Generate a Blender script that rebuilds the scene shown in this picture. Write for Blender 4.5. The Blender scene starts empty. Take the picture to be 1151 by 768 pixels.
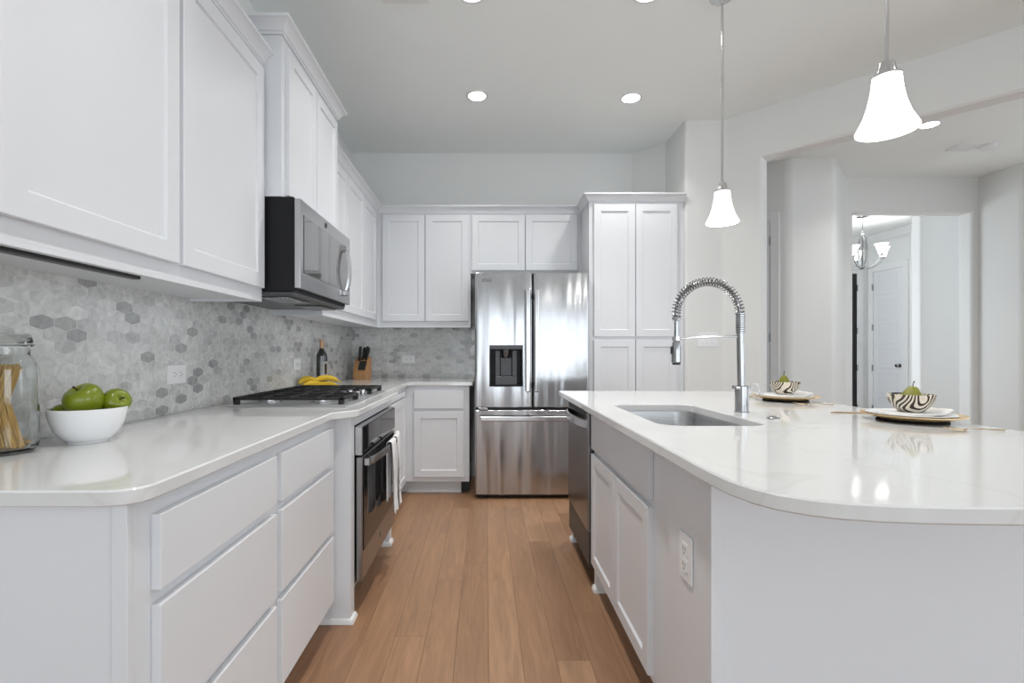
import bpy, bmesh, math, random
from mathutils import Vector, Matrix
random.seed(7)
C = bpy.context.scene
COL = C.collection
# ------------------------------------------------------------------ camera
F = 550.0                       # focal length in pixels of the 1151 px wide frame
H = 1.16                        # camera height
cd = bpy.data.cameras.new('camera'); cam = bpy.data.objects.new('camera', cd); COL.objects.link(cam)
cd.sensor_fit = 'HORIZONTAL'; cd.sensor_width = 36.0; cd.lens = F*36.0/1151.0
cd.shift_x = (575.5-545.5)/1151.0; cd.shift_y = (395.5-384.0)/1151.0
cd.clip_start = 0.05; cd.clip_end = 100
cam.location = (0, 0, H); cam.rotation_euler = (math.pi/2, 0, 0)
C.camera = cam
# ------------------------------------------------------------------ colour and exposure
C.view_settings.view_transform = 'Standard'; C.view_settings.look = 'None'
C.view_settings.gamma = 1.0; C.view_settings.use_curve_mapping = False
C.view_settings.exposure = 0.14
C.cycles.use_denoising = True
C.cycles.max_bounces = 14; C.cycles.transmission_bounces = 14
C.cycles.sample_clamp_indirect = 6.0
# ------------------------------------------------------------------ world: overcast daylight outside the windows
w = bpy.data.worlds.new('world'); C.world = w; w.use_nodes = True
w.node_tree.nodes['Background'].inputs[0].default_value = (0.86, 0.93, 1.0, 1)
w.node_tree.nodes['Background'].inputs[1].default_value = 2.0
# ------------------------------------------------------------------ daylight at the rear windows; side and foyer window lights are added
def window_light(name, loc, rot, sx, sz, power, color=(0.83, 0.925, 1.0)):
    l = bpy.data.lights.new(name, 'AREA'); l.shape = 'RECTANGLE'; l.size = sx; l.size_y = sz
    l.energy = power; l.color = color
    o = bpy.data.objects.new(name, l); COL.objects.link(o); o.location = loc; o.rotation_euler = rot
    return o
WIN_REAR = [(-0.55, 0.72), (0.75, 0.72), (2.15, 0.72), (3.7, 0.72)]      # centre x, width of the windows in the wall behind the camera
P_REAR, P_SIDE, P_CAN, P_PEND = 16.5, 11.0, 4.8, 3.0
for cx, ww in WIN_REAR:
    window_light('window_daylight', (cx, -4.47, 1.08), (math.pi/2, 0, 0), ww, 1.95, P_REAR)
window_light('window_daylight', (5.72, 2.7, 1.5), (math.pi/2, 0, math.pi/2), 2.0, 1.9, P_SIDE)  # added fill for the dining side; no window known there
window_light('window_daylight', (3.33, 6.75, 1.4), (math.pi/2, 0, -math.pi/2), 1.5, 2.0, 27.0)  # added to brighten the foyer door, at an invented window
window_light('window_daylight', (4.97, -1.8, 1.5), (math.pi/2, 0, math.pi/2), 2.6, 1.9, 34.0)  # added fill at an invented window in the unseen right wall

# ================================================================== materials
def nmat(name):
    m = bpy.data.materials.new(name); m.use_nodes = True
    nt = m.node_tree; b = nt.nodes['Principled BSDF']
    return m, nt, b
def N(nt, t, **k):
    n = nt.nodes.new(t)
    for a, v in k.items(): setattr(n, a, v)
    return n
def simple(name, col, rough=0.5, metal=0.0, bump=0.0, bscale=200.0, coat=0.0, spec=0.5, var=0.03, vscale=3.0, em=None, es=0.0, trans=0.0, ior=1.45, sheen=0.0):
    m, nt, b = nmat(name)
    b.inputs['Roughness'].default_value = rough; b.inputs['Metallic'].default_value = metal
    b.inputs['Specular IOR Level'].default_value = spec; b.inputs['Coat Weight'].default_value = coat
    b.inputs['Transmission Weight'].default_value = trans; b.inputs['IOR'].default_value = ior
    b.inputs['Sheen Weight'].default_value = sheen
    tc = N(nt, 'ShaderNodeTexCoord'); no = N(nt, 'ShaderNodeTexNoise'); no.inputs['Scale'].default_value = vscale; no.inputs['Detail'].default_value = 3
    nt.links.new(tc.outputs['Object'], no.inputs['Vector'])
    mx = N(nt, 'ShaderNodeMix', data_type='RGBA')
    mx.inputs[6].default_value = (*[c*(1-var) for c in col], 1); mx.inputs[7].default_value = (*[min(1, c*(1+var)) for c in col], 1)
    nt.links.new(no.outputs['Fac'], mx.inputs[0]); nt.links.new(mx.outputs[2], b.inputs['Base Color'])
    if bump:
        n2 = N(nt, 'ShaderNodeTexNoise'); n2.inputs['Scale'].default_value = bscale; n2.inputs['Detail'].default_value = 2
        nt.links.new(tc.outputs['Object'], n2.inputs['Vector'])
        bp = N(nt, 'ShaderNodeBump'); bp.inputs['Strength'].default_value = bump; bp.inputs['Distance'].default_value = 0.002
        nt.links.new(n2.outputs['Fac'], bp.inputs['Height']); nt.links.new(bp.outputs['Normal'], b.inputs['Normal'])
    if em:
        b.inputs['Emission Color'].default_value = (*em, 1); b.inputs['Emission Strength'].default_value = es
    return m
def steel(name, base=0.58, rough=0.22, vert=True, wave=0.0, wscale=2.0, tint=(1, 1, 1.02), aniso=0.0):
    m, nt, b = nmat(name)
    if aniso:
        b.inputs['Anisotropic'].default_value = aniso; tn = N(nt, 'ShaderNodeTangent', direction_type='RADIAL', axis='Z'); nt.links.new(tn.outputs[0], b.inputs['Tangent'])
    b.inputs['Metallic'].default_value = 1.0
    tc = N(nt, 'ShaderNodeTexCoord'); mp = N(nt, 'ShaderNodeMapping')
    mp.inputs['Scale'].default_value = (4, 4, 900) if vert else (900, 900, 4)
    nt.links.new(tc.outputs['Object'], mp.inputs['Vector'])
    no = N(nt, 'ShaderNodeTexNoise'); no.inputs['Scale'].default_value = 1.0; no.inputs['Detail'].default_value = 2
    nt.links.new(mp.outputs['Vector'], no.inputs['Vector'])
    mr = N(nt, 'ShaderNodeMapRange'); mr.inputs['To Min'].default_value = rough*0.92; mr.inputs['To Max'].default_value = rough*1.08
    nt.links.new(no.outputs['Fac'], mr.inputs['Value']); nt.links.new(mr.outputs['Result'], b.inputs['Roughness'])
    mx = N(nt, 'ShaderNodeMix', data_type='RGBA')
    mx.inputs[6].default_value = (*[base*0.98*t for t in tint], 1); mx.inputs[7].default_value = (*[base*1.02*t for t in tint], 1)
    nt.links.new(no.outputs['Fac'], mx.inputs[0]); nt.links.new(mx.outputs[2], b.inputs['Base Color'])
    if wave:
        m2 = N(nt, 'ShaderNodeMapping'); m2.inputs['Scale'].default_value = (7.0*wscale, 7.0*wscale, 0.55*wscale)
        nt.links.new(tc.outputs['Object'], m2.inputs['Vector'])
        n2 = N(nt, 'ShaderNodeTexNoise'); n2.inputs['Scale'].default_value = 1.0; n2.inputs['Detail'].default_value = 1.0
        nt.links.new(m2.outputs['Vector'], n2.inputs['Vector'])
        bp = N(nt, 'ShaderNodeBump'); bp.inputs['Strength'].default_value = 1.0; bp.inputs['Distance'].default_value = wave
        nt.links.new(n2.outputs['Fac'], bp.inputs['Height']); nt.links.new(bp.outputs['Normal'], b.inputs['Normal'])
    return m
M = {}
M['cab'] = simple('white_cabinet_paint', (0.745, 0.757, 0.785), 0.32, var=0.01)
M['wall'] = simple('wall_paint', (0.785, 0.792, 0.78), 0.75, bump=0.25, bscale=260, var=0.012)
M['ceil'] = simple('ceiling_paint', (0.895, 0.925, 0.915), 0.9, bump=0.3, bscale=180, var=0.012)
M['trim'] = simple('trim_paint', (0.82, 0.82, 0.82), 0.35, var=0.01)
M['steel'] = steel('brushed_stainless', 0.52, 0.23)
M['fridge'] = steel('contoured_stainless', 0.47, 0.20, wave=0.022, wscale=1.35, aniso=0.8)
M['steelv'] = steel('polished_stainless', 0.62, 0.16, vert=False)
M['darksteel'] = steel('dark_stainless', 0.22, 0.26)
M['traysteel'] = steel('satin_tray_steel', 0.66, 0.36)
M['sink'] = steel('satin_sink_steel', 0.50, 0.28)
M['chrome'] = steel('satin_nickel', 0.40, 0.17)
M['spring'] = steel('dark_nickel_spring', 0.28, 0.2)
M['black'] = simple('black_enamel', (0.010, 0.010, 0.011), 0.4, var=0.1, spec=0.25)
M['blackpl'] = simple('black_plastic', (0.02, 0.02, 0.021), 0.45, var=0.1)
M['darkgrey'] = simple('dark_grey_metal', (0.045, 0.045, 0.047), 0.4, var=0.08)
M['midgrey'] = simple('grey_plastic', (0.065, 0.068, 0.075), 0.35, var=0.08)
M['iron'] = simple('cast_iron', (0.018, 0.018, 0.018), 0.55, bump=0.4, bscale=400, var=0.15)
M['glassblack'] = simple('black_oven_glass', (0.015, 0.015, 0.016), 0.04, spec=0.35, var=0.02)
M['ovensteel'] = steel('oven_stainless', 0.34, 0.26)
M['microglass'] = simple('smoked_microwave_glass', (0.10, 0.10, 0.10), 0.05, coat=1.0, spec=1.0, var=0.02)
M['outlet'] = simple('white_plastic', (0.85, 0.85, 0.86), 0.3, var=0.005)
M['slot'] = simple('dark_slot', (0.03, 0.03, 0.03), 0.6)
M['porcelain'] = simple('white_porcelain', (0.84, 0.84, 0.85), 0.12, coat=0.4, var=0.006)
M['plate'] = simple('grey_white_stoneware', (0.80, 0.80, 0.82), 0.2, coat=0.3, var=0.04, vscale=14)
M['gold'] = simple('brushed_gold', (0.78, 0.57, 0.33), 0.28, metal=1.0, var=0.06, vscale=40)
M['charger'] = simple('pale_gold_lacquer', (0.62, 0.45, 0.25), 0.38, metal=0.35, var=0.12, vscale=20)
M['mat_dark'] = simple('black_woven_mat', (0.012, 0.013, 0.018), 0.7, bump=0.6, bscale=300)  # black that stands for the shadow below the plates
M['napkin'] = simple('white_linen', (0.80, 0.79, 0.77), 0.85, bump=0.5, bscale=500, var=0.04, vscale=20, sheen=0.2)
M['towel'] = simple('white_cotton', (0.82, 0.82, 0.83), 0.9, bump=0.6, bscale=420, var=0.02, sheen=0.3)
M['print'] = simple('grey_print', (0.36, 0.37, 0.39), 0.9)
M['apple'] = simple('green_apple_skin', (0.17, 0.215, 0.006), 0.28, var=0.28, vscale=22, coat=0.3)
M['pear'] = simple('olive_pear_skin', (0.20, 0.20, 0.018), 0.38, var=0.3, vscale=45)
M['stem'] = simple('dry_brown_stem', (0.045, 0.028, 0.015), 0.8, var=0.2)
M['leafy'] = simple('green_leaf', (0.10, 0.17, 0.02), 0.5, var=0.2)
M['banana'] = simple('ripe_banana_skin', (0.66, 0.44, 0.022), 0.45, var=0.16, vscale=18)
M['pasta'] = simple('dry_spaghetti', (0.66, 0.40, 0.10), 0.5, var=0.2, vscale=30)
M['bottle'] = simple('dark_wine_glass', (0.006, 0.01, 0.008), 0.06, coat=1.0)
M['foil'] = simple('tan_foil_capsule', (0.48, 0.30, 0.17), 0.35, metal=0.3)
M['paper'] = simple('white_label_paper', (0.78, 0.78, 0.76), 0.7)
M['brownprint'] = simple('brown_gold_print', (0.11, 0.055, 0.018), 0.6, var=0.5, vscale=120)
M['wood'] = None
M['shade'] = simple('frosted_lit_glass', (0.9, 0.9, 0.88), 0.4, em=(1.0, 0.975, 0.94), es=3.6)
M['can'] = simple('led_diffuser', (0.9, 0.9, 0.9), 0.4, em=(1.0, 0.97, 0.93), es=22.0)
M['shade2'] = simple('frosted_glass_cup', (0.9, 0.9, 0.88), 0.4, em=(1.0, 0.985, 0.96), es=1.5)
M['bulb'] = simple('warm_bulb', (0.9, 0.9, 0.9), 0.4, em=(1.0, 0.95, 0.88), es=18.0)
M['doorpaint'] = simple('door_paint', (0.80, 0.81, 0.83), 0.35, var=0.01)
M['frontdoor'] = simple('black_door_paint', (0.012, 0.011, 0.011), 0.4)
M['glass'] = simple('clear_glass', (0.96, 0.98, 0.97), 0.0, trans=1.0, ior=1.45, var=0.0)
M['loopglass'] = simple('clear_acrylic', (0.95, 0.97, 0.98), 0.02, trans=1.0, ior=1.3, var=0.0)

def quartz():
    m, nt, b = nmat('white_quartz')
    tc = N(nt, 'ShaderNodeTexCoord')
    d = N(nt, 'ShaderNodeTexNoise'); d.inputs['Scale'].default_value = 1.3; d.inputs['Detail'].default_value = 4
    nt.links.new(tc.outputs['Object'], d.inputs['Vector'])
    mx = N(nt, 'ShaderNodeMix', data_type='RGBA', blend_type='ADD'); mx.inputs[0].default_value = 0.55
    nt.links.new(tc.outputs['Object'], mx.inputs[6]); nt.links.new(d.outputs['Color'], mx.inputs[7])
    n = N(nt, 'ShaderNodeTexNoise'); n.inputs['Scale'].default_value = 2.2; n.inputs['Detail'].default_value = 2.0
    nt.links.new(mx.outputs[2], n.inputs['Vector'])
    s = N(nt, 'ShaderNodeMath', operation='SUBTRACT'); s.inputs[1].default_value = 0.5; nt.links.new(n.outputs['Fac'], s.inputs[0])
    a = N(nt, 'ShaderNodeMath', operation='ABSOLUTE'); nt.links.new(s.outputs[0], a.inputs[0])
    r = N(nt, 'ShaderNodeMapRange'); r.inputs['From Max'].default_value = 0.012; r.inputs['To Min'].default_value = 1; r.inputs['To Max'].default_value = 0
    nt.links.new(a.outputs[0], r.inputs['Value'])
    n3 = N(nt, 'ShaderNodeTexNoise'); n3.inputs['Scale'].default_value = 3.0; nt.links.new(tc.outputs['Object'], n3.inputs['Vector'])
    mu = N(nt, 'ShaderNodeMath', operation='MULTIPLY'); nt.links.new(r.outputs['Result'], mu.inputs[0]); nt.links.new(n3.outputs['Fac'], mu.inputs[1])
    c = N(nt, 'ShaderNodeMix', data_type='RGBA'); c.inputs[6].default_value = (0.715, 0.718, 0.715, 1); c.inputs[7].default_value = (0.63, 0.625, 0.61, 1)
    nt.links.new(mu.outputs[0], c.inputs[0]); nt.links.new(c.outputs[2], b.inputs['Base Color'])
    b.inputs['Roughness'].default_value = 0.06; b.inputs['Specular IOR Level'].default_value = 0.5
    return m
M['quartz'] = quartz()

def hexmat(name, horiz):
    """stretched marble hexagons; horiz = index of the horizontal axis in object space"""
    m, nt, b = nmat(name)
    L = nt.links.new
    tc = N(nt, 'ShaderNodeTexCoord'); sp = N(nt, 'ShaderNodeSeparateXYZ'); L(tc.outputs['Object'], sp.inputs[0])
    W, HH = 0.0785, 0.0345/0.866          # width of one tile; row pitch -> scaled
    def mth(op, a, bb=None):
        n = N(nt, 'ShaderNodeMath', operation=op)
        for i, v in enumerate((a, bb)):
            if v is None: continue
            if isinstance(v, (int, float)): n.inputs[i].default_value = v
            else: L(v, n.inputs[i])
        return n.outputs[0]
    px = mth('MULTIPLY', mth('ADD', sp.outputs[horiz], 57*W), 1/W)
    py = mth('MULTIPLY', mth('ADD', sp.outputs[2], 3.0), 1/HH)
    S3 = 1.7320508
    ax = mth('SUBTRACT', mth('FLOORED_MODULO', px, 1.0), 0.5); ay = mth('SUBTRACT', mth('FLOORED_MODULO', py, S3), S3/2)
    bx = mth('SUBTRACT', mth('FLOORED_MODULO', mth('SUBTRACT', px, 0.5), 1.0), 0.5)
    by = mth('SUBTRACT', mth('FLOORED_MODULO', mth('SUBTRACT', py, S3/2), S3), S3/2)
    da = mth('ADD', mth('MULTIPLY', ax, ax), mth('MULTIPLY', ay, ay)); db = mth('ADD', mth('MULTIPLY', bx, bx), mth('MULTIPLY', by, by))
    sel = mth('LESS_THAN', da, db); inv = mth('SUBTRACT', 1.0, sel)
    gx = mth('ADD', mth('MULTIPLY', ax, sel), mth('MULTIPLY', bx, inv)); gy = mth('ADD', mth('MULTIPLY', ay, sel), mth('MULTIPLY', by, inv))
    ix = mth('ROUND', mth('MULTIPLY', mth('SUBTRACT', px, gx), 4)); iy = mth('ROUND', mth('MULTIPLY', mth('SUBTRACT', py, gy), 4))
    hx = mth('ABSOLUTE', gx); hy = mth('ABSOLUTE', gy)
    hd = mth('MAXIMUM', hx, mth('ADD', mth('MULTIPLY', hx, 0.5), mth('MULTIPLY', hy, 0.8660254)))
    grout = N(nt, 'ShaderNodeMapRange'); grout.inputs['From Min'].default_value = 0.476; grout.inputs['From Max'].default_value = 0.492
    L(hd, grout.inputs['Value'])
    idv = N(nt, 'ShaderNodeCombineXYZ'); L(ix, idv.inputs[0]); L(iy, idv.inputs[1])
    wn = N(nt, 'ShaderNodeTexWhiteNoise', noise_dimensions='3D'); L(idv.outputs[0], wn.inputs['Vector'])
    ramp = N(nt, 'ShaderNodeValToRGB'); e = ramp.color_ramp.elements
    e[0].position = 0.0; e[0].color = (0.72, 0.72, 0.705, 1)
    e[1].position = 1.0; e[1].color = (0.44, 0.44, 0.43, 1)
    for p, c in ((0.45, (0.68, 0.68, 0.665)), (0.72, (0.63, 0.63, 0.62)), (0.86, (0.55, 0.55, 0.545)), (0.92, (0.385, 0.385, 0.385))):
        q = e.new(p); q.color = (*c, 1)
    L(wn.outputs['Value'], ramp.inputs[0])
    # marble veins, different in every tile
    va = N(nt, 'ShaderNodeVectorMath', operation='SCALE'); va.inputs['Scale'].default_value = 7.0; L(wn.outputs['Color'], va.inputs[0])
    vb = N(nt, 'ShaderNodeVectorMath', operation='ADD'); L(tc.outputs['Object'], vb.inputs[0]); L(va.outputs[0], vb.inputs[1])
    n1 = N(nt, 'ShaderNodeTexNoise'); n1.inputs['Scale'].default_value = 22; n1.inputs['Detail'].default_value = 5; n1.inputs['Distortion'].default_value = 1.2
    L(vb.outputs[0], n1.inputs['Vector'])
    vr = N(nt, 'ShaderNodeMapRange'); vr.inputs['From Min'].default_value = 0.3; vr.inputs['From Max'].default_value = 0.75; vr.inputs['To Min'].default_value = 1.12; vr.inputs['To Max'].default_value = 0.70
    L(n1.outputs['Fac'], vr.inputs['Value'])
    vm = N(nt, 'ShaderNodeVectorMath', operation='SCALE'); L(ramp.outputs[0], vm.inputs[0]); L(vr.outputs['Result'], vm.inputs['Scale'])
    mx = N(nt, 'ShaderNodeMix', data_type='RGBA'); mx.inputs[7].default_value = (0.73, 0.73, 0.72, 1)
    L(grout.outputs['Result'], mx.inputs[0]); L(vm.outputs[0], mx.inputs[6]); L(mx.outputs[2], b.inputs['Base Color'])
    rr = N(nt, 'ShaderNodeMapRange'); rr.inputs['To Min'].default_value = 0.16; rr.inputs['To Max'].default_value = 0.7
    L(grout.outputs['Result'], rr.inputs['Value']); L(rr.outputs['Result'], b.inputs['Roughness'])
    # grout groove + tiny tilt of each tile
    bp = N(nt, 'ShaderNodeBump'); bp.invert = True; bp.inputs['Strength'].default_value = 0.5; bp.inputs['Distance'].default_value = 0.001
    L(grout.outputs['Result'], bp.inputs['Height'])
    sc = N(nt, 'ShaderNodeVectorMath', operation='SUBTRACT'); sc.inputs[1].default_value = (0.5, 0.5, 0.5); L(wn.outputs['Color'], sc.inputs[0])
    s2 = N(nt, 'ShaderNodeVectorMath', operation='SCALE'); s2.inputs['Scale'].default_value = 0.035; L(sc.outputs[0], s2.inputs[0])
    ad = N(nt, 'ShaderNodeVectorMath', operation='ADD'); L(bp.outputs['Normal'], ad.inputs[0]); L(s2.outputs[0], ad.inputs[1])
    nz = N(nt, 'ShaderNodeVectorMath', operation='NORMALIZE'); L(ad.outputs[0], nz.inputs[0]); L(nz.outputs[0], b.inputs['Normal'])
    return m
M['hex_y'] = hexmat('marble_hexagon_side', 1); M['hex_x'] = hexmat('marble_hexagon_back', 0)

def floormat():
    m, nt, b = nmat('oak_plank_floor'); L = nt.links.new
    tc = N(nt, 'ShaderNodeTexCoord'); sp = N(nt, 'ShaderNodeSeparateXYZ'); L(tc.outputs['Object'], sp.inputs[0])
    def mth(op, a, bb=None):
        n = N(nt, 'ShaderNodeMath', operation=op)
        for i, v in enumerate((a, bb)):
            if v is None: continue
            if isinstance(v, (int, float)): n.inputs[i].default_value = v
            else: L(v, n.inputs[i])
        return n.outputs[0]
    PW, PL = 0.127, 1.15
    px = mth('DIVIDE', mth('ADD', sp.outputs[0], 10.02), PW); row = mth('FLOOR', px); fx = mth('SUBTRACT', px, row)
    w1 = N(nt, 'ShaderNodeTexWhiteNoise', noise_dimensions='1D'); L(row, w1.inputs['W'])
    py = mth('ADD', mth('DIVIDE', mth('ADD', sp.outputs[1], 10.0), PL), mth('MULTIPLY', w1.outputs['Value'], 7.3)); col = mth('FLOOR', py); fy = mth('SUBTRACT', py, col)
    cv = N(nt, 'ShaderNodeCombineXYZ'); L(row, cv.inputs[0]); L(col, cv.inputs[1])
    wn = N(nt, 'ShaderNodeTexWhiteNoise', noise_dimensions='3D'); L(cv.outputs[0], wn.inputs['Vector'])
    ramp = N(nt, 'ShaderNodeValToRGB'); e = ramp.color_ramp.elements
    e[0].position = 0; e[0].color = (0.29, 0.152, 0.080, 1); e[1].position = 1; e[1].color = (0.52, 0.325, 0.195, 1)
    for p, c in ((0.3, (0.39, 0.213, 0.118)), (0.6, (0.425, 0.240, 0.134)), (0.8, (0.475, 0.27, 0.15))):
        q = e.new(p); q.color = (*c, 1)
    L(wn.outputs['Value'], ramp.inputs[0])
    # grain
    sh = N(nt, 'ShaderNodeVectorMath', operation='SCALE'); sh.inputs['Scale'].default_value = 9.0; L(wn.outputs['Color'], sh.inputs[0])
    ad = N(nt, 'ShaderNodeVectorMath', operation='ADD'); L(tc.outputs['Object'], ad.inputs[0]); L(sh.outputs[0], ad.inputs[1])
    mp = N(nt, 'ShaderNodeMapping'); mp.inputs['Scale'].default_value = (26, 2.2, 1); L(ad.outputs[0], mp.inputs['Vector'])
    n1 = N(nt, 'ShaderNodeTexNoise'); n1.inputs['Scale'].default_value = 1.0; n1.inputs['Detail'].default_value = 5; n1.inputs['Distortion'].default_value = 1.6
    L(mp.outputs['Vector'], n1.inputs['Vector'])
    mp2 = N(nt, 'ShaderNodeMapping'); mp2.inputs['Scale'].default_value = (260, 9, 1); L(ad.outputs[0], mp2.inputs['Vector'])
    n2 = N(nt, 'ShaderNodeTexNoise'); n2.inputs['Scale'].default_value = 1.0; n2.inputs['Detail'].default_value = 3; L(mp2.outputs['Vector'], n2.inputs['Vector'])
    g = mth('ADD', mth('MULTIPLY', n1.outputs['Fac'], 0.75), mth('MULTIPLY', n2.outputs['Fac'], 0.34))
    gr = mth('MULTIPLY', mth('ADD', g, 0.46), 0.76)
    # knots
    n3 = N(nt, 'ShaderNodeTexVoronoi'); n3.inputs['Scale'].default_value = 1.9; n3.inputs['Randomness'].default_value = 1.0; L(tc.outputs['Object'], n3.inputs['Vector'])
    kr = N(nt, 'ShaderNodeMapRange'); kr.inputs['From Min'].default_value = 0.008; kr.inputs['From Max'].default_value = 0.04; kr.inputs['To Min'].default_value = 0.35; kr.inputs['To Max'].default_value = 1.0
    L(n3.outputs['Distance'], kr.inputs['Value'])
    tot = mth('MULTIPLY', gr, kr.outputs['Result'])
    vm = N(nt, 'ShaderNodeVectorMath', operation='SCALE'); L(ramp.outputs[0], vm.inputs[0]); L(tot, vm.inputs['Scale'])
    ex = mth('MINIMUM', fx, mth('SUBTRACT', 1.0, fx)); ey = mth('MULTIPLY', mth('MINIMUM', fy, mth('SUBTRACT', 1.0, fy)), PL/PW)
    ed = mth('MINIMUM', ex, ey)
    gp = N(nt, 'ShaderNodeMapRange'); gp.inputs['From Min'].default_value = 0.004; gp.inputs['From Max'].default_value = 0.016; L(ed, gp.inputs['Value'])
    mx = N(nt, 'ShaderNodeMix', data_type='RGBA'); mx.inputs[6].default_value = (0.20, 0.108, 0.056, 1); L(gp.outputs['Result'], mx.inputs[0]); L(vm.outputs[0], mx.inputs[7])
    L(mx.outputs[2], b.inputs['Base Color'])
    rr = N(nt, 'ShaderNodeMapRange'); rr.inputs['To Min'].default_value = 0.30; rr.inputs['To Max'].default_value = 0.5
    L(n1.outputs['Fac'], rr.inputs['Value']); L(rr.outputs['Result'], b.inputs['Roughness'])
    bp = N(nt, 'ShaderNodeBump'); bp.inputs['Strength'].default_value = 0.35; bp.inputs['Distance'].default_value = 0.0012
    L(gp.outputs['Result'], bp.inputs['Height']); L(bp.outputs['Normal'], b.inputs['Normal'])
    return m
M['floor'] = floormat()

def woodmat():
    m, nt, b = nmat('beech_wood'); L = nt.links.new
    tc = N(nt, 'ShaderNodeTexCoord'); mp = N(nt, 'ShaderNodeMapping'); mp.inputs['Scale'].default_value = (60, 60, 5); L(tc.outputs['Object'], mp.inputs['Vector'])
    n = N(nt, 'ShaderNodeTexNoise'); n.inputs['Scale'].default_value = 1.0; n.inputs['Detail'].default_value = 4; L(mp.outputs['Vector'], n.inputs['Vector'])
    r = N(nt, 'ShaderNodeValToRGB'); r.color_ramp.elements[0].color = (0.40, 0.19, 0.075, 1); r.color_ramp.elements[1].color = (0.60, 0.34, 0.15, 1)
    L(n.outputs['Fac'], r.inputs[0]); L(r.outputs[0], b.inputs['Base Color']); b.inputs['Roughness'].default_value = 0.45
    return m
M['wood'] = woodmat()
def swirlmat(seed):
    m, nt, b = nmat('black_and_cream_swirl'); L = nt.links.new
    tc = N(nt, 'ShaderNodeTexCoord'); mp = N(nt, 'ShaderNodeMapping'); mp.inputs['Location'].default_value = (seed, seed*0.7, 0.3*seed)
    L(tc.outputs['Object'], mp.inputs['Vector'])
    n = N(nt, 'ShaderNodeTexNoise'); n.inputs['Scale'].default_value = 11; n.inputs['Detail'].default_value = 0.5; L(mp.outputs['Vector'], n.inputs['Vector'])
    a = N(nt, 'ShaderNodeMath', operation='MULTIPLY'); a.inputs[1].default_value = 92.0; L(n.outputs['Fac'], a.inputs[0])
    s = N(nt, 'ShaderNodeMath', operation='SINE'); L(a.outputs[0], s.inputs[0])
    r = N(nt, 'ShaderNodeValToRGB'); e = r.color_ramp.elements; r.color_ramp.interpolation = 'LINEAR'
    e[0].position = 0.40; e[0].color = (0.03, 0.022, 0.016, 1); e[1].position = 0.52; e[1].color = (0.74, 0.62, 0.46, 1)
    q = e.new(0.85); q.color = (0.80, 0.74, 0.64, 1)
    m1 = N(nt, 'ShaderNodeMapRange'); m1.inputs['From Min'].default_value = -1; L(s.outputs[0], m1.inputs['Value'])
    L(m1.outputs['Result'], r.inputs[0]); L(r.outputs[0], b.inputs['Base Color']); b.inputs['Roughness'].default_value = 0.25
    return m

# ================================================================== mesh helpers
def root_of(p):
    while p is not None and p.parent is not None: p = p.parent
    return p
def obj(name, bm, m, parent=None, origin=None, sharp=0.6, label=None):
    """link bm (world coordinates) as one mesh object, origin at the thing's base"""
    r = root_of(parent)
    o0 = Vector(r.location) if r is not None else Vector(origin or (0, 0, 0))
    bmesh.ops.recalc_face_normals(bm, faces=bm.faces)
    for f in bm.faces: f.smooth = True
    for e in bm.edges:
        e.smooth = len(e.link_faces) == 2 and e.calc_face_angle(0.0) < sharp
    bmesh.ops.translate(bm, verts=bm.verts, vec=-o0)
    me = bpy.data.meshes.new(name); bm.to_mesh(me); bm.free()
    for mm in (m if isinstance(m, (list, tuple)) else [m]): me.materials.append(mm)
    o = bpy.data.objects.new(name, me); COL.objects.link(o)
    if sharp <= 0.65:
        wn_ = o.modifiers.new('weighted_normals', 'WEIGHTED_NORMAL'); wn_.keep_sharp = True; wn_.weight = 80
    if parent is not None: o.parent = parent
    else: o.location = o0
    if label: o['label'] = label
    return o
def thing(name, label, cat, loc, group=None):
    o = bpy.data.objects.new(name, None); COL.objects.link(o); o.location = loc; o.empty_display_size = 0.05
    o['label'] = label; o['category'] = cat
    if group: o['group'] = group
    return o
def tag(o, label, cat, group=None, kind=None):
    o['label'] = label; o['category'] = cat
    if group: o['group'] = group
    if kind: o['kind'] = kind
    return o
def struct(name, bm, m, label=None, parent=None):
    o = obj(name, bm, m, parent)
    if parent is None:
        o['kind'] = 'structure'; o['label'] = label; o['category'] = name.split('_')[0]
    return o
def nb(): return bmesh.new()
def merge(bm, t):
    me = bpy.data.meshes.new('tmp'); t.to_mesh(me); t.free(); bm.from_mesh(me); bpy.data.meshes.remove(me)
def box(bm, x0, x1, y0, y1, z0, z1, bev=0.0, seg=1, mat=0):
    x0, x1 = sorted((x0, x1)); y0, y1 = sorted((y0, y1)); z0, z1 = sorted((z0, z1))
    t = bmesh.new(); bmesh.ops.create_cube(t, size=1)
    for v in t.verts: v.co = ((v.co.x+.5)*(x1-x0)+x0, (v.co.y+.5)*(y1-y0)+y0, (v.co.z+.5)*(z1-z0)+z0)
    if bev: bmesh.ops.bevel(t, geom=t.edges[:], offset=bev, segments=seg, profile=0.5, affect='EDGES')
    for f in t.faces: f.material_index = mat
    merge(bm, t)
def xbox(bm, mtx, sx, sy, sz, bev=0.0, seg=1, mat=0):
    t = bmesh.new(); bmesh.ops.create_cube(t, size=1)
    for v in t.verts: v.co = (v.co.x*sx, v.co.y*sy, v.co.z*sz)
    if bev: bmesh.ops.bevel(t, geom=t.edges[:], offset=bev, segments=seg, profile=0.5, affect='EDGES')
    for f in t.faces: f.material_index = mat
    bmesh.ops.transform(t, matrix=mtx, verts=t.verts); merge(bm, t)
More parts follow.
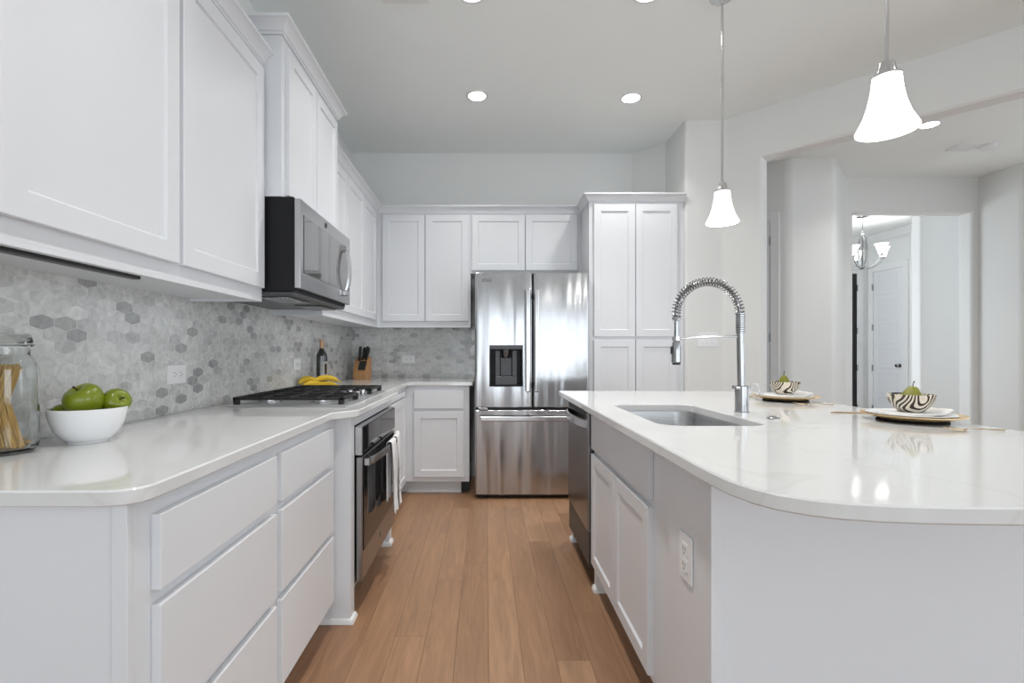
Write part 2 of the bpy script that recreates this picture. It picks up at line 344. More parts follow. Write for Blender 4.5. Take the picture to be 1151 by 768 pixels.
def lathe(bm, prof, c, seg=32, mtx=None, mat=0, closed=False):
    """prof: list of (r, z)"""
    t = bmesh.new(); rings = []
    for r, z in prof:
        if r < 1e-6: rings.append([t.verts.new((0, 0, z))])
        else: rings.append([t.verts.new((r*math.cos(2*math.pi*i/seg), r*math.sin(2*math.pi*i/seg), z)) for i in range(seg)])
    pairs = list(zip(rings, rings[1:]))
    if closed: pairs.append((rings[-1], rings[0]))
    for a, b in pairs:
        for i in range(seg):
            j = (i+1) % seg
            if len(a) == 1 and len(b) == 1: continue
            if len(a) == 1: t.faces.new((a[0], b[i], b[j]))
            elif len(b) == 1: t.faces.new((a[i], a[j], b[0]))
            else: t.faces.new((a[i], a[j], b[j], b[i]))
    for f in t.faces: f.material_index = mat
    if mtx is not None: bmesh.ops.transform(t, matrix=mtx, verts=t.verts)
    bmesh.ops.translate(t, verts=t.verts, vec=Vector(c)); merge(bm, t)
def tube(bm, pts, r, seg=10, cap=True, mat=0, flat=1.0):
    pts = [Vector(p) for p in pts]; n = len(pts)
    rr = r if isinstance(r, (list, tuple)) else [r]*n
    tang = [(pts[min(i+1, n-1)]-pts[max(i-1, 0)]).normalized() for i in range(n)]
    up = Vector((0, 0, 1)) if abs(tang[0].z) < 0.9 else Vector((1, 0, 0))
    u = tang[0].cross(up).normalized(); rings = []; t = bmesh.new()
    for i in range(n):
        u = (u - tang[i]*u.dot(tang[i])).normalized(); v = tang[i].cross(u)
        rings.append([t.verts.new(pts[i] + (u*math.cos(2*math.pi*k/seg) + v*math.sin(2*math.pi*k/seg)*flat)*rr[i]) for k in range(seg)])
    for a, b in zip(rings, rings[1:]):
        for k in range(seg): t.faces.new((a[k], a[(k+1) % seg], b[(k+1) % seg], b[k]))
    if cap: t.faces.new(rings[0][::-1]); t.faces.new(rings[-1])
    for f in t.faces: f.material_index = mat
    merge(bm, t)
def offset_poly(poly, d):
    """shrink a counter-clockwise polygon by d"""
    n = len(poly); out = []
    for i in range(n):
        p0, p1, p2 = Vector(poly[i-1]), Vector(poly[i]), Vector(poly[(i+1) % n])
        a = (p1-p0).normalized(); b = (p2-p1).normalized()
        na, nb_ = Vector((-a.y, a.x)), Vector((-b.y, b.x)); m = na+nb_
        if m.length < 1e-6: m = na
        m.normalize(); k = d/max(0.3, m.dot(na)); out.append(tuple(p1+m*k))
    return out
def slab(bm, outer, z0, z1, ch=0.003, holes=(), fn=None, mat=0):
    """extruded polygon (counter-clockwise) with chamfered rim and optional holes (counter-clockwise)"""
    fn = fn or (lambda a, b, d: (a, b, d)); t = bmesh.new()
    def ring(poly, z): return [t.verts.new(fn(p[0], p[1], z)) for p in poly]
    def band(a, b):
        for i in range(len(a)): t.faces.new((a[i], a[(i+1) % len(a)], b[(i+1) % len(a)], b[i]))
    rs = [ring(offset_poly(outer, ch), z0), ring(outer, z0+ch), ring(outer, z1-ch), ring(offset_poly(outer, ch), z1)]
    for a, b in zip(rs, rs[1:]): band(a, b)
    tops, bots = [rs[-1]], [rs[0]]
    for h in holes:
        hs = [ring(h, z0), ring(h, z1-ch), ring(offset_poly(h, -ch), z1)]
        for a, b in zip(hs, hs[1:]): band(a, b)
        tops.append(hs[-1]); bots.append(hs[0])
    for grp in (tops, bots):
        if len(grp) == 1: t.faces.new(grp[0])
        else:
            es = []
            for rg in grp:
                for i in range(len(rg)):
                    e = t.edges.get((rg[i], rg[(i+1) % len(rg)])); es.append(e)
            bmesh.ops.triangle_fill(t, use_beauty=True, use_dissolve=False, edges=es)
    for f in t.faces: f.material_index = mat
    merge(bm, t)
def rrect(x0, x1, y0, y1, r, n=6):
    pts = []
    for cx, cy, a0 in ((x1-r, y0+r, -90), (x1-r, y1-r, 0), (x0+r, y1-r, 90), (x0+r, y0+r, 180)):
        for k in range(n+1):
            a = math.radians(a0+90*k/n); pts.append((cx+r*math.cos(a), cy+r*math.sin(a)))
    return pts
class Fr:
    """frame on a vertical face: u runs along it, n points out of it"""
    def __init__(s, c, u, n): s.c = Vector(c); s.u = Vector(u).normalized(); s.n = Vector(n).normalized(); s.v = Vector((0, 0, 1))
    def p(s, a, b, d): return s.c + s.u*a + s.v*b + s.n*d
    def mtx(s, a, b, d):
        m = Matrix((s.u, s.n, s.v)).transposed().to_4x4(); m.translation = s.p(a, b, d); return m
def shaker(bm, fr, a0, a1, b0, b1, d0=0.0, t=0.02, rail=0.055, rec=0.008, slope=0.006, mat=0):
    T = bmesh.new()
    def ring(i, d): return [T.verts.new(fr.p(x, y, d)) for x, y in ((a0+i, b0+i), (a1-i, b0+i), (a1-i, b1-i), (a0+i, b1-i))]
    rs = [ring(0, d0), ring(0, d0+t-0.002), ring(0.002, d0+t)]
    if rec: rs += [ring(rail, d0+t), ring(rail+slope, d0+t-rec)]
    for a, b in zip(rs, rs[1:]):
        for i in range(4): T.faces.new((a[i], a[(i+1) % 4], b[(i+1) % 4], b[i]))
    T.faces.new(rs[0][::-1]); T.faces.new(rs[-1])
    for f in T.faces: f.material_index = mat
    merge(bm, T)
def fbox(bm, fr, a0, a1, b0, b1, d0, d1, bev=0.0, seg=1, mat=0):
    xbox(bm, fr.mtx((a0+a1)/2, (b0+b1)/2, (d0+d1)/2), abs(a1-a0), abs(d1-d0), abs(b1-b0), bev, seg, mat)
def sweep(bm, path, prof, side=1, cap=True):
    """mitred moulding: prof (out, z) swept along a plan path; side=+1 puts 'out' to the left of travel"""
    T = bmesh.new(); n = len(path); P = [Vector(p) for p in path]; rings = []
    for i in range(n):
        ns = []
        if i > 0: d = (P[i]-P[i-1]).normalized(); ns.append(Vector((-d.y, d.x))*side)
        if i < n-1: d = (P[i+1]-P[i]).normalized(); ns.append(Vector((-d.y, d.x))*side)
        m = ns[0] if len(ns) == 1 else (ns[0]+ns[1]).normalized(); k = 1.0/m.dot(ns[0])
        rings.append([T.verts.new((P[i].x+m.x*k*o, P[i].y+m.y*k*o, z)) for o, z in prof])
    q = len(prof)
    for a, b in zip(rings, rings[1:]):
        for i in range(q): T.faces.new((a[i], a[(i+1) % q], b[(i+1) % q], b[i]))
    if cap: T.faces.new(rings[0]); T.faces.new(rings[-1][::-1])
    merge(bm, T)
def text_mesh(bm, s, size, mtx, depth=0.0006, mat=0):
    cu = bpy.data.curves.new('t', 'FONT'); cu.body = s; cu.size = size; cu.extrude = depth; cu.align_x = 'CENTER'; cu.align_y = 'CENTER'
    o = bpy.data.objects.new('t', cu); COL.objects.link(o)
    me = bpy.data.meshes.new_from_object(o, depsgraph=bpy.context.evaluated_depsgraph_get())
    T = bmesh.new(); T.from_mesh(me); bmesh.ops.transform(T, matrix=mtx, verts=T.verts)
    for f in T.faces: f.material_index = mat
    merge(bm, T); bpy.data.objects.remove(o); bpy.data.curves.remove(cu); bpy.data.meshes.remove(me)

# ================================================================== the setting
XL = -1.2525; YB = 4.585; ZC = 3.02
bm = nb(); box(bm, -1.5, 7.2, -4.7, 8.3, -0.1, 0.0); struct('floor', bm, M['floor'], 'oak plank floor')
bm = nb(); box(bm, -1.5, 7.2, -4.7, 8.3, ZC, ZC+0.1); struct('ceiling', bm, M['ceil'], 'flat painted ceiling')
def wallseg(bm, p0, p1, z0=0.0, z1=ZC, th=0.12, side=1, e0=0.0, e1=0.0):
    """wall whose room face runs p0->p1; thickness goes to the right of travel when side=1"""
    a, b = Vector(p0), Vector(p1); d = (b-a).normalized(); a = a-d*e0; b = b+d*e1; n = Vector((d.y, -d.x))*side*th
    q = [a, b, b+n, a+n]
    t = bmesh.new(); lo = [t.verts.new((p.x, p.y, z0)) for p in q]; hi = [t.verts.new((p.x, p.y, z1)) for p in q]
    t.faces.new(lo); t.faces.new(hi)
    for i in range(4): t.faces.new((lo[i], lo[(i+1) % 4], hi[(i+1) % 4], hi[i]))
    merge(bm, t)
def wall(name, segs, label):
    bm = nb()
    for s in segs: wallseg(bm, *s[:2], **(s[2] if len(s) > 2 else {}))
    return struct(name, bm, M['wall'], label)
wall('wall_left', [((XL, -4.5), (XL, YB+0.1), dict(side=-1))], 'painted wall behind the cooktop run')
wall('wall_back', [((XL, YB), (1.375, YB), dict(side=-1)), ((1.375, YB), (1.615, 4.35), dict(side=-1, e0=0.04, e1=0.0))], 'painted wall behind the fridge')
def bullnose_wall(name, poly, z0, z1, label, r=0.022, corners=()):
    """wall block with rounded vertical corners"""
    t = bmesh.new(); lo = [t.verts.new((x, y, z0)) for x, y in poly]; hi = [t.verts.new((x, y, z1)) for x, y in poly]
    t.faces.new(lo); t.faces.new(hi); ve = []
    for i in range(len(poly)):
        t.faces.new((lo[i], lo[(i+1) % len(poly)], hi[(i+1) % len(poly)], hi[i]))
    t.edges.ensure_lookup_table()
    for i in corners:
        e = t.edges.get((lo[i], hi[i])); ve.append(e)
    if ve: bmesh.ops.bevel(t, geom=ve, offset=r, segments=5, profile=0.5, affect='EDGES')
    return struct(name, t, M['wall'], label)
S2 = math.sqrt(0.5)
def dg(t, off=0.0): return (1.917+t+off*S2, 3.93-t+off*S2)
# pantry side block + kitchen face + the diagonal wall up to its opening
bullnose_wall('wall_pantry', [(1.605, 4.45), (1.605, 3.93), (1.917, 3.93), dg(0.195), dg(0.195, 0.14), (1.86, 4.16), (1.74, 4.45)], 0, ZC, 'painted wall block beside the pantry cabinet', corners=(1, 2, 3, 4))
TJ = 2.0
t = nb(); t.free()
bm = nb(); ctr = [dg(0.05, 0.0008), dg(TJ+0.05, 0.0008), dg(TJ+0.05, 0.1392), dg(0.05, 0.1392)]
slab(bm, ctr, 2.65, ZC+0.03, ch=0.012); struct('wall_diagonal_header', bm, M['wall'], 'header above the wide diagonal opening')
bullnose_wall('wall_diagonal', [dg(TJ), (5.02, 0.83), (5.14, 0.95), dg(TJ, 0.14)], 0, ZC, 'diagonal wall beyond the opening', corners=(0, 3))
wall('wall_right', [((5.0, 0.85), (5.0, -0.5), dict(side=-1)), ((5.0, -3.1), (5.0, -4.6), dict(side=-1)),
     ((5.0, -0.5), (5.0, -3.1), dict(side=-1, z1=0.55)), ((5.0, -0.5), (5.0, -3.1), dict(side=-1, z0=2.45))], 'painted wall with a wide window')
# wall behind the camera with three windows
bm = nb(); xs = [-1.37]
for cx, ww in WIN_REAR: xs += [cx-ww/2, cx+ww/2]
xs += [5.12]
for i in range(0, len(xs), 2): box(bm, xs[i], xs[i+1], -4.62, -4.5, 0, ZC)
for cx, ww in WIN_REAR: box(bm, cx-ww/2, cx+ww/2, -4.62, -4.5, 0, 0.08); box(bm, cx-ww/2, cx+ww/2, -4.62, -4.5, 2.42, ZC)
struct('wall_rear', bm, M['wall'], 'painted wall with four windows')
for i, (cx, ww) in enumerate(WIN_REAR):
    bm = nb(); f = Fr((cx-ww/2, -4.6, 0.08), (1, 0, 0), (0, 1, 0))
    for a in ((0, 0.05), (ww/2-0.025, ww/2+0.025), (ww-0.05, ww)): fbox(bm, f, a[0], a[1], 0, 2.34, 0, 0.05)
    for b_ in ((0, 0.05), (1.15, 1.20), (2.29, 2.34)): fbox(bm, f, 0, ww, b_[0], b_[1], 0.002, 0.048)
    struct('window_%d' % (i+1), bm, M['trim'], 'white window frame')
# dining room seen through the opening
bullnose_wall('wall_dining_left', [(1.9, 5.73), (2.92, 4.71), (3.37, 4.71), (3.84, 5.22), (3.94, 5.22), (3.94, 5.375), (3.3, 5.375), (2.0, 5.85)], 0, ZC, 'angled wall seen through the opening', r=0.05, corners=(1, 2, 3, 4))
wall('wall_dining_end', [((1.75, 4.83), (1.95, 5.7), dict(side=-1)), ((1.74, 4.3), (1.75, 4.83), dict(side=-1))], 'short wall hidden behind the jamb')
bm = nb(); slab(bm, [(3.90, 5.2208), (5.24, 5.2208), (5.24, 5.3742), (3.90, 5.3742)], 2.65, ZC+0.03, ch=0.01); struct('wall_foyer_header', bm, M['wall'], 'header above the foyer opening')
bullnose_wall('wall_dining_right', [(5.19, 5.375), (5.19, 5.22), (5.26, 5.22), (5.29, 4.83), (5.75, 4.42), (5.75, 3.8), (5.87, 3.8), (5.87, 4.5), (5.42, 4.9), (5.38, 5.375)], 0, ZC, 'painted wall beside the foyer opening', r=0.03, corners=(0, 1, 3))
wall('wall_dining_side', [((5.75, 3.8), (5.75, 3.7), dict(side=-1)), ((5.75, 1.7), (5.75, 0.9), dict(side=-1)),
     ((5.75, 3.7), (5.75, 1.7), dict(side=-1, z1=0.5)), ((5.75, 3.7), (5.75, 1.7), dict(side=-1, z0=2.5)), ((5.87, 0.9), (5.1, 0.9), dict(side=-1))], 'painted wall with a window')
# foyer
wall('wall_foyer', [((3.3, 5.375), (3.3, 6.0), dict(side=-1)), ((3.3, 7.5), (3.3, 8.0), dict(side=-1)), ((3.3, 6.0), (3.3, 7.5), dict(side=-1, z1=0.4)), ((3.3, 6.0), (3.3, 7.5), dict(side=-1, z0=2.4)), ((3.2, 8.0), (6.4, 8.0), dict(side=-1)), ((6.27, 8.0), (6.27, 5.2), dict(side=-1))], 'foyer walls')  # opening in the unseen left wall added for the foyer fill light
bullnose_wall('wall_foyer_stub', [(5.25, 5.9), (6.3, 5.9), (6.3, 6.04), (5.25, 6.04)], 0, ZC, 'short foyer wall', corners=(0, 3))
bm = nb(); sweep(bm, [(6.27, 6.04), (6.27, 8.0), (3.3, 8.0)], [(0, ZC), (0, ZC-0.10), (0.012, ZC-0.10), (0.03, ZC-0.07), (0.06, ZC-0.03), (0.075, ZC-0.02), (0.075, ZC)], side=1)
struct('trim_1', bm, M['trim'], 'white crown moulding around the foyer ceiling')
# baseboards
def base_prof(h=0.13, t=0.014): return [(0, 0), (t, 0), (t, h-0.02), (t*0.5, h), (0, h)]
bm = nb(); sweep(bm, [(-0.12, YB), (0.83, YB)], base_prof(), side=-1); struct('baseboard_back', bm, M['trim'], 'white baseboard in the fridge alcove')
bm = nb(); sweep(bm, [(2.92, 4.71), (3.37, 4.71), (3.84, 5.22), (3.94, 5.22)], base_prof(), side=-1); struct('baseboard_dining', bm, M['trim'], 'white baseboard below the angled wall')
# backsplash tiles
bm = nb(); box(bm, XL, XL+0.008, 0.88, YB, 0.914, 1.40); box(bm, XL, XL+0.008, 2.075, 2.84, 1.40, 1.45)
struct('wall_tile_left', bm, M['hex_y'], 'grey marble hexagon backsplash behind the cooktop')
bm = nb(); box(bm, XL+0.008, -0.10, YB-0.008, YB, 0.914, 1.40); struct('wall_tile_back', bm, M['hex_x'], 'grey marble hexagon backsplash beside the fridge')

# door casing beside the diagonal jamb (dining room closet door)
P0 = Vector((2.92, 4.71)); D45 = Vector((-S2, S2)); N45 = Vector((-S2, -S2))
fr = Fr((P0.x, P0.y, 0), (D45.x, D45.y, 0), (N45.x, N45.y, 0))
d = thing('door_1', 'white closet door and casing almost hidden behind the diagonal jamb', 'door', (2.85, 4.78, 0)); d['kind'] = 'structure'
bm = nb(); fbox(bm, fr, 0.075, 0.155, 0, 2.53, 0.0005, 0.018, 0.004); fbox(bm, fr, 0.92, 1.0, 0, 2.53, 0.0005, 0.018, 0.004); fbox(bm, fr, 0.155, 0.92, 2.445, 2.53, 0.0005, 0.018, 0.004)
obj('casing', bm, M['trim'], d)
bm = nb(); fbox(bm, fr, 0.16, 0.915, 0.01, 2.44, 0.0005, 0.010); ob = obj('door_leaf', bm, M['doorpaint'], d)
bm = nb()
for z in (2.25, 1.3, 0.25): fbox(bm, fr, 0.153, 0.163, z-0.045, z+0.045, 0.012, 0.022, 0.002)
obj('hinge', bm, M['chrome'], d)

# foyer door (six panels) on the wall x = 6.27
d = thing('door_2', 'white six panel door in the foyer with satin knob', 'door', (6.26, 7.6, 0)); d['kind'] = 'structure'
fr = Fr((6.27, 7.90, 0), (0, -1, 0), (-1, 0, 0))       # u runs towards the camera
DW_ = 0.57
bm = nb(); fbox(bm, fr, -0.09, 0, 0, 2.53, 0.0005, 0.022, 0.004); fbox(bm, fr, DW_, DW_+0.09, 0, 2.53, 0.0005, 0.022, 0.004); fbox(bm, fr, 0, DW_, 2.44, 2.53, 0.0005, 0.022, 0.004)
obj('casing', bm, M['trim'], d)
bm = nb(); fbox(bm, fr, 0.004, DW_-0.004, 0.01, 2.434, 0.0005, 0.0052)
hh = (2.42-0.10)/6
for i in range(6): shaker(bm, fr, 0.10, DW_-0.10, 0.10+i*hh+0.03, 0.10+(i+1)*hh-0.03, d0=0.004, t=0.009, rail=0.02, rec=0.008, slope=0.012)
lf = obj('door_leaf', bm, M['doorpaint'], d)
for z in (2.2, 1.55, 0.9, 0.25):
    bm = nb(); fbox(bm, fr, -0.006, 0.010, z-0.05, z+0.05, 0.008, 0.03, 0.003); obj('hinge', bm, M['chrome'], d)
bm = nb(); mt = Matrix.Rotation(-math.pi/2, 4, 'Y'); lathe(bm, [(0, 0.0), (0.028, 0.0), (0.028, 0.006), (0.01, 0.01), (0.01, 0.03), (0.026, 0.04), (0.028, 0.055), (0.018, 0.066), (0, 0.068)], fr.p(DW_-0.06, 0.95, 0.006), 16, mt); obj('door_knob', bm, M['chrome'], d)
# front door on the end wall
d = thing('door_3', 'black front door seen edge on beside white casing in the foyer', 'door', (5.6, 7.99, 0)); d['kind'] = 'structure'
fr = Fr((5.14, 8.0, 0), (1, 0, 0), (0, -1, 0))
bm = nb(); fbox(bm, fr, 0.93, 1.03, 0, 2.53, 0.0005, 0.022, 0.004); fbox(bm, fr, -0.10, 0, 0, 2.53, 0.0005, 0.022, 0.004); fbox(bm, fr, 0, 0.93, 2.44, 2.53, 0.0005, 0.022, 0.004); obj('casing', bm, M['trim'], d)
bm = nb(); fbox(bm, fr, 0.0, 0.925, 0.01, 2.43, 0.0005, 0.012); shaker(bm, fr, 0.12, 0.80, 0.2, 2.25, 0.008, 0.012, 0.08); obj('door_leaf', bm, M['frontdoor'], d)
bm = nb()
for z in (2.2, 1.5, 0.9, 0.25): fbox(bm, fr, 0.918, 0.935, z-0.05, z+0.05, 0.012, 0.03, 0.003)
obj('hinge', bm, M['chrome'], d)

# ================================================================== crown moulding on the cabinets
CP = lambda z: [(0, z), (0.010, z), (0.010, z+0.010), (0.016, z+0.013), (0.018, z+0.022), (0.030, z+0.040), (0.044, z+0.048), (0.050, z+0.050), (0.050, z+0.062), (0, z+0.062)]

# ================================================================== wall cabinets
XU = -0.9475; ZB = 1.372; ZT = 2.368
def cab_box(bm, x0, x1, y0, y1, z0, z1): box(bm, x0, x1, y0, y1, z0, z1)
FL = lambda x: Fr((x, 0, 0), (0, 1, 0), (1, 0, 0))     # face of the left run: u = +Y, n = +X
FB = lambda y: Fr((0, y, 0), (1, 0, 0), (0, -1, 0))    # face of the back run: u = +X, n = -Y
def doors(parent, fr, spans, z0, z1, m='cab', name='door', **k):
    out = []
    for a0, a1 in spans:
        bm = nb(); shaker(bm, fr, a0, a1, z0, z1, **k); out.append(obj(name, bm, M[m], parent))
    return out
def drawers(parent, fr, a0, a1, zs, m='cab'):
    for z0, z1 in zs:
        bm = nb(); fbox(bm, fr, a0, a1, z0, z1, 0.0, 0.02, 0.0025, 2); obj('drawer_front', bm, M[m], parent)

t = thing('upper_cabinet', 'large two-door white wall cabinet above the jar and fruit bowl', 'cabinet', (-1.1, 1.5, ZB), 'white wall cabinets')
bm = nb(); cab_box(bm, XL+0.001, XU, 0.90, 2.074, ZB+0.012, ZT); box(bm, XU-0.02, XU, 0.90, 2.074, ZB, ZB+0.0119); box(bm, XL+0.009, XU-0.02, 2.056, 2.074, ZB, ZB+0.0119)
obj('cabinet_body', bm, M['cab'], t)
doors(t, FL(XU), [(0.935, 1.487), (1.507, 2.058)], 1.427, 2.352, rail=0.058)
bm = nb(); sweep(bm, [(XL+0.002, 0.90), (XU, 0.90), (XU, 2.0745)], CP(ZT), side=-1); obj('crown_molding', bm, M['cab'], t)
u = obj('under_cabinet_light', (lambda b: (box(b, -1.01, -0.985, 0.95, 1.40, ZB-0.006, ZB+0.012, 0.002), b)[1])(nb()), M['darkgrey'], t)

XM = -0.865
t = thing('microwave_cabinet', 'taller and deeper white wall cabinet directly over the microwave', 'cabinet', (-1.05, 2.457, 1.82), 'white wall cabinets')
bm = nb(); cab_box(bm, XL+0.001, XM, 2.0755, 2.839, 1.82, 2.503); obj('cabinet_body', bm, M['cab'], t)
doors(t, FL(XM), [(2.115, 2.452), (2.462, 2.80)], 1.835, 2.47, rail=0.05)
bm = nb(); sweep(bm, [(XL+0.002, 2.0755), (XM, 2.0755), (XM, 2.839), (XL+0.002, 2.839)], CP(2.503), side=-1); obj('crown_molding', bm, M['cab'], t)

t = thing('upper_cabinet', 'three-door white wall cabinet between the microwave and the room corner', 'cabinet', (-1.1, 3.5, ZB), 'white wall cabinets')
bm = nb(); cab_box(bm, XL+0.001, XU, 2.8405, YB-0.001, ZB+0.012, ZT); box(bm, XU-0.02, XU, 2.8405, 4.28, ZB, ZB+0.0119); box(bm, XL+0.009, XU-0.02, 2.8405, 2.858, ZB, ZB+0.0119); obj('cabinet_body', bm, M['cab'], t)
doors(t, FL(XU), [(2.875, 3.302), (3.312, 3.745), (3.757, 4.19)], 1.427, 2.352)

YU = 4.28
t = thing('upper_cabinet', 'two-door white wall cabinet on the back wall next to the fridge top', 'cabinet', (-0.5, 4.4, ZB), 'white wall cabinets')
bm = nb(); cab_box(bm, XU+0.001, -0.129, YU, YB-0.001, ZB+0.012, ZT); box(bm, XU+0.001, -0.129, YU, YU+0.02, ZB, ZB+0.0119); box(bm, -0.147, -0.129, YU+0.02, YB-0.009, ZB, ZB+0.0119); obj('cabinet_body', bm, M['cab'], t)
doors(t, FB(YU), [(-0.898, -0.529), (-0.521, -0.147)], 1.427, 2.352)

t = thing('upper_cabinet', 'short two-door white cabinet above the fridge', 'cabinet', (0.35, 4.4, 1.845), 'white wall cabinets')
bm = nb(); cab_box(bm, -0.128, 0.836, YU, YB-0.001, 1.845, ZT); obj('cabinet_body', bm, M['cab'], t)
doors(t, FB(YU), [(-0.116, 0.344), (0.352, 0.803)], 1.868, 2.352)

YP = 3.945; XP0 = 0.837; XP1 = 1.562
t = thing('pantry_cabinet', 'tall four-door white pantry cabinet beside the fridge', 'cabinet', (1.2, 4.26, 0))
bm = nb(); cab_box(bm, XP0, XP1, YP, 4.345, 0.10, ZT); box(bm, XP0+0.003, XP1, YP+0.08, 4.3, 0, 0.10); box(bm, XP1, 1.604, YP+0.012, YP+0.05, 0, ZT)
obj('cabinet_body', bm, M['cab'], t)
doors(t, FB(YP), [(0.872, 1.2035), (1.2095, 1.541)], 1.281, 2.345)
doors(t, FB(YP), [(0.872, 1.2035), (1.2095, 1.541)], 0.13, 1.256)
bm = nb(); sweep(bm, [(XU, 2.8405), (XU, YU), (XP0, YU), (XP0, YP), (1.604, YP)], CP(ZT), side=-1)
tag(obj('crown_molding', bm, M['cab'], None, origin=(0, YU, ZT)), 'white crown molding running over the corner cabinets, fridge and pantry', 'molding')

# ================================================================== base cabinets
XF = -0.645; YF = 3.975
def base_unit(name, label, y0, y1, spans, zs, kind='drawers', end=False):
    t = thing(name, label, 'cabinet', (-0.95, (y0+y1)/2, 0), 'white base cabinets')
    bm = nb(); box(bm, XL+0.001, XF, y0, y1, 0.105, 0.883, 0.001); box(bm, XL+0.03, XF-0.075, y0+(0.0 if end else 0.001), y1, 0, 0.105)
    obj('cabinet_body', bm, M['cab'], t)
    return t
t = base_unit('drawer_cabinet', 'white three-drawer base cabinet at the near end of the run', 0.900, 1.4895, None, None, end=True)
drawers(t, FL(XF), 0.943, 1.472, [(0.13, 0.395), (0.421, 0.672), (0.70, 0.847)])
bm = nb(); box(bm, XL+0.001, XF, 0.885, 0.8995, 0.0, 0.883, 0.001); fbox(bm, Fr((XF, 0.885, 0), (-1, 0, 0), (0, -1, 0)), 0.0, 0.028, 0.0, 0.883, 0.0, 0.004, 0.001); obj('end_panel', bm, M['cab'], t)
t = base_unit('drawer_cabinet', 'white three-drawer base cabinet next to the oven post', 1.4905, 2.089, None, None)
drawers(t, FL(XF), 1.507, 2.022, [(0.13, 0.395), (0.421, 0.672), (0.70, 0.847)])
# oven cabinet (bumped out)
XO = -0.575
t = thing('oven_cabinet', 'bumped-out white cabinet surround holding the oven', 'cabinet', (-0.9, 2.55, 0), 'white base cabinets')
bm = nb()
box(bm, XL+0.001, XO, 2.090, 2.1495, 0, 0.883, 0.001); box(bm, XL+0.001, XO, 2.925, 2.998, 0.0, 0.883, 0.001)
box(bm, XL+0.001, XO, 2.15, 2.9245, 0.835, 0.883, 0.0005); box(bm, XL+0.001, XO-0.07, 2.15, 2.9245, 0.0, 0.125); box(bm, XL+0.001, XL+0.02, 2.15, 2.9245, 0.125, 0.835)
obj('cabinet_body', bm, M['cab'], t)
bm = nb(); shoe = [(0, 0), (0.014, 0), (0.014, 0.008), (0.009, 0.018), (0, 0.022)]
sweep(bm, [(-0.72, 2.089), (XO, 2.089), (XO, 2.150)], shoe, side=-1); obj('shoe_molding', bm, M['trim'], t)
bm = nb(); sweep(bm, [(-0.64, 2.924), (XO, 2.924), (XO, 2.999)], shoe, side=-1); obj('shoe_molding', bm, M['trim'], t)
# corner base cabinet on the left run
t = thing('corner_cabinet', 'narrow white base cabinet door just past the oven towels', 'cabinet', (-0.95, 3.5, 0), 'white base cabinets')
bm = nb(); box(bm, XL+0.001, XF, 2.999, YB-0.001, 0.105, 0.883, 0.001); box(bm, XL+0.03, XF-0.075, 2.999, YB-0.02, 0, 0.105); box(bm, XF-0.075, XF, YF+0.075, YB-0.02, 0, 0.105); obj('cabinet_body', bm, M['cab'], t)
doors(t, FL(XF), [(3.06, 3.86)], 0.13, 0.80)
bm = nb(); fbox(bm, FL(XF), 3.06, 3.86, 0.815, 0.85, 0, 0.02, 0.0025); obj('drawer_front', bm, M['cab'], t)
YF = 3.975
t = thing('base_cabinet', 'white base cabinet with one drawer and one door beside the fridge', 'cabinet', (-0.38, 4.25, 0), 'white base cabinets')
bm = nb(); box(bm, XF+0.001, -0.13, YF, YB-0.001, 0.105, 0.883, 0.001); obj('cabinet_body', bm, M['cab'], t)
bm = nb(); box(bm, XF+0.001, -0.20, YF+0.075, YB-0.05, 0, 0.105); obj('toe_kick', bm, M['cab'], t)
bm = nb(); sweep(bm, [(XF+0.001, YF+0.075), (-0.20, YF+0.075)], shoe, side=-1); obj('shoe_molding', bm, M['trim'], t)
bm = nb(); box(bm, -0.199, -0.132, YF+0.10, YB-0.06, 0, 0.104); obj('side_recess', bm, M['blackpl'], t)  # solid black block painting in the dark of the open toe gap
drawers(t, FB(YF), -0.578, -0.173, [(0.70, 0.85)])
doors(t, FB(YF), [(-0.578, -0.173)], 0.145, 0.676)
# ------------------------------------------------------------------ L-shaped worktop
XC = -0.6175; XCO = -0.535
bm = nb()
outer = [(XL+0.009, 0.8645), (XC-0.06, 0.8645), (XC-0.03, 0.871), (XC-0.008, 0.890), (XC, 0.918), (XC, 1.97), (XCO-0.012, 2.055), (XCO, 2.085), (XCO, 3.0), (XCO-0.01, 3.02), (XC, 3.06), (XC, 3.95), (-0.108, 3.95), (-0.10, 3.958), (-0.10, YB-0.009), (XL+0.009, YB-0.009)]
slab(bm, outer, 0.884, 0.914, 0.0035)
tag(obj('worktop', bm, M['quartz'], None, origin=(-0.95, 2.5, 0.884)), 'L-shaped white quartz worktop carrying the gas cooktop', 'worktop')

# ================================================================== island
XI = 0.535; YI0 = 1.128; YI1 = 3.03
FI = Fr((XI, 0, 0), (0, -1, 0), (-1, 0, 0))           # u = -Y, n = -X
t = thing('sink_cabinet', 'white island cabinet with two doors under a false drawer front', 'cabinet', (0.8, 1.95, 0), 'island cabinets')
bm = nb(); box(bm, XI, XI+0.02, 1.38, 2.398, 0.105, 0.883); box(bm, XI+0.02, 1.10, 2.38, 2.398, 0.105, 0.883); box(bm, XI+0.02, 1.10, 1.38, 2.38, 0.105, 0.125); box(bm, 1.085, 1.10, 1.38, 2.38, 0.125, 0.883)
box(bm, XI+0.065, 1.08, 1.38, 2.398, 0.0, 0.105)
obj('cabinet_body', bm, M['cab'], t)
doors(t, FI, [(-2.385, -1.975), (-1.965, -1.556)], 0.13, 0.665, rail=0.05)
bm = nb(); fbox(bm, FI, -2.385, -1.556, 0.69, 0.862, 0, 0.02, 0.0025, 2); obj('false_drawer_front', bm, M['cab'], t)
bm = nb(); box(bm, XI, XI+0.05, 2.36, 2.3985, 0.0, 0.105); sweep(bm, [(XI+0.06, 2.36), (XI, 2.36), (XI, 2.3985)], shoe, side=1); obj('shoe_molding', bm, M['trim'], t)
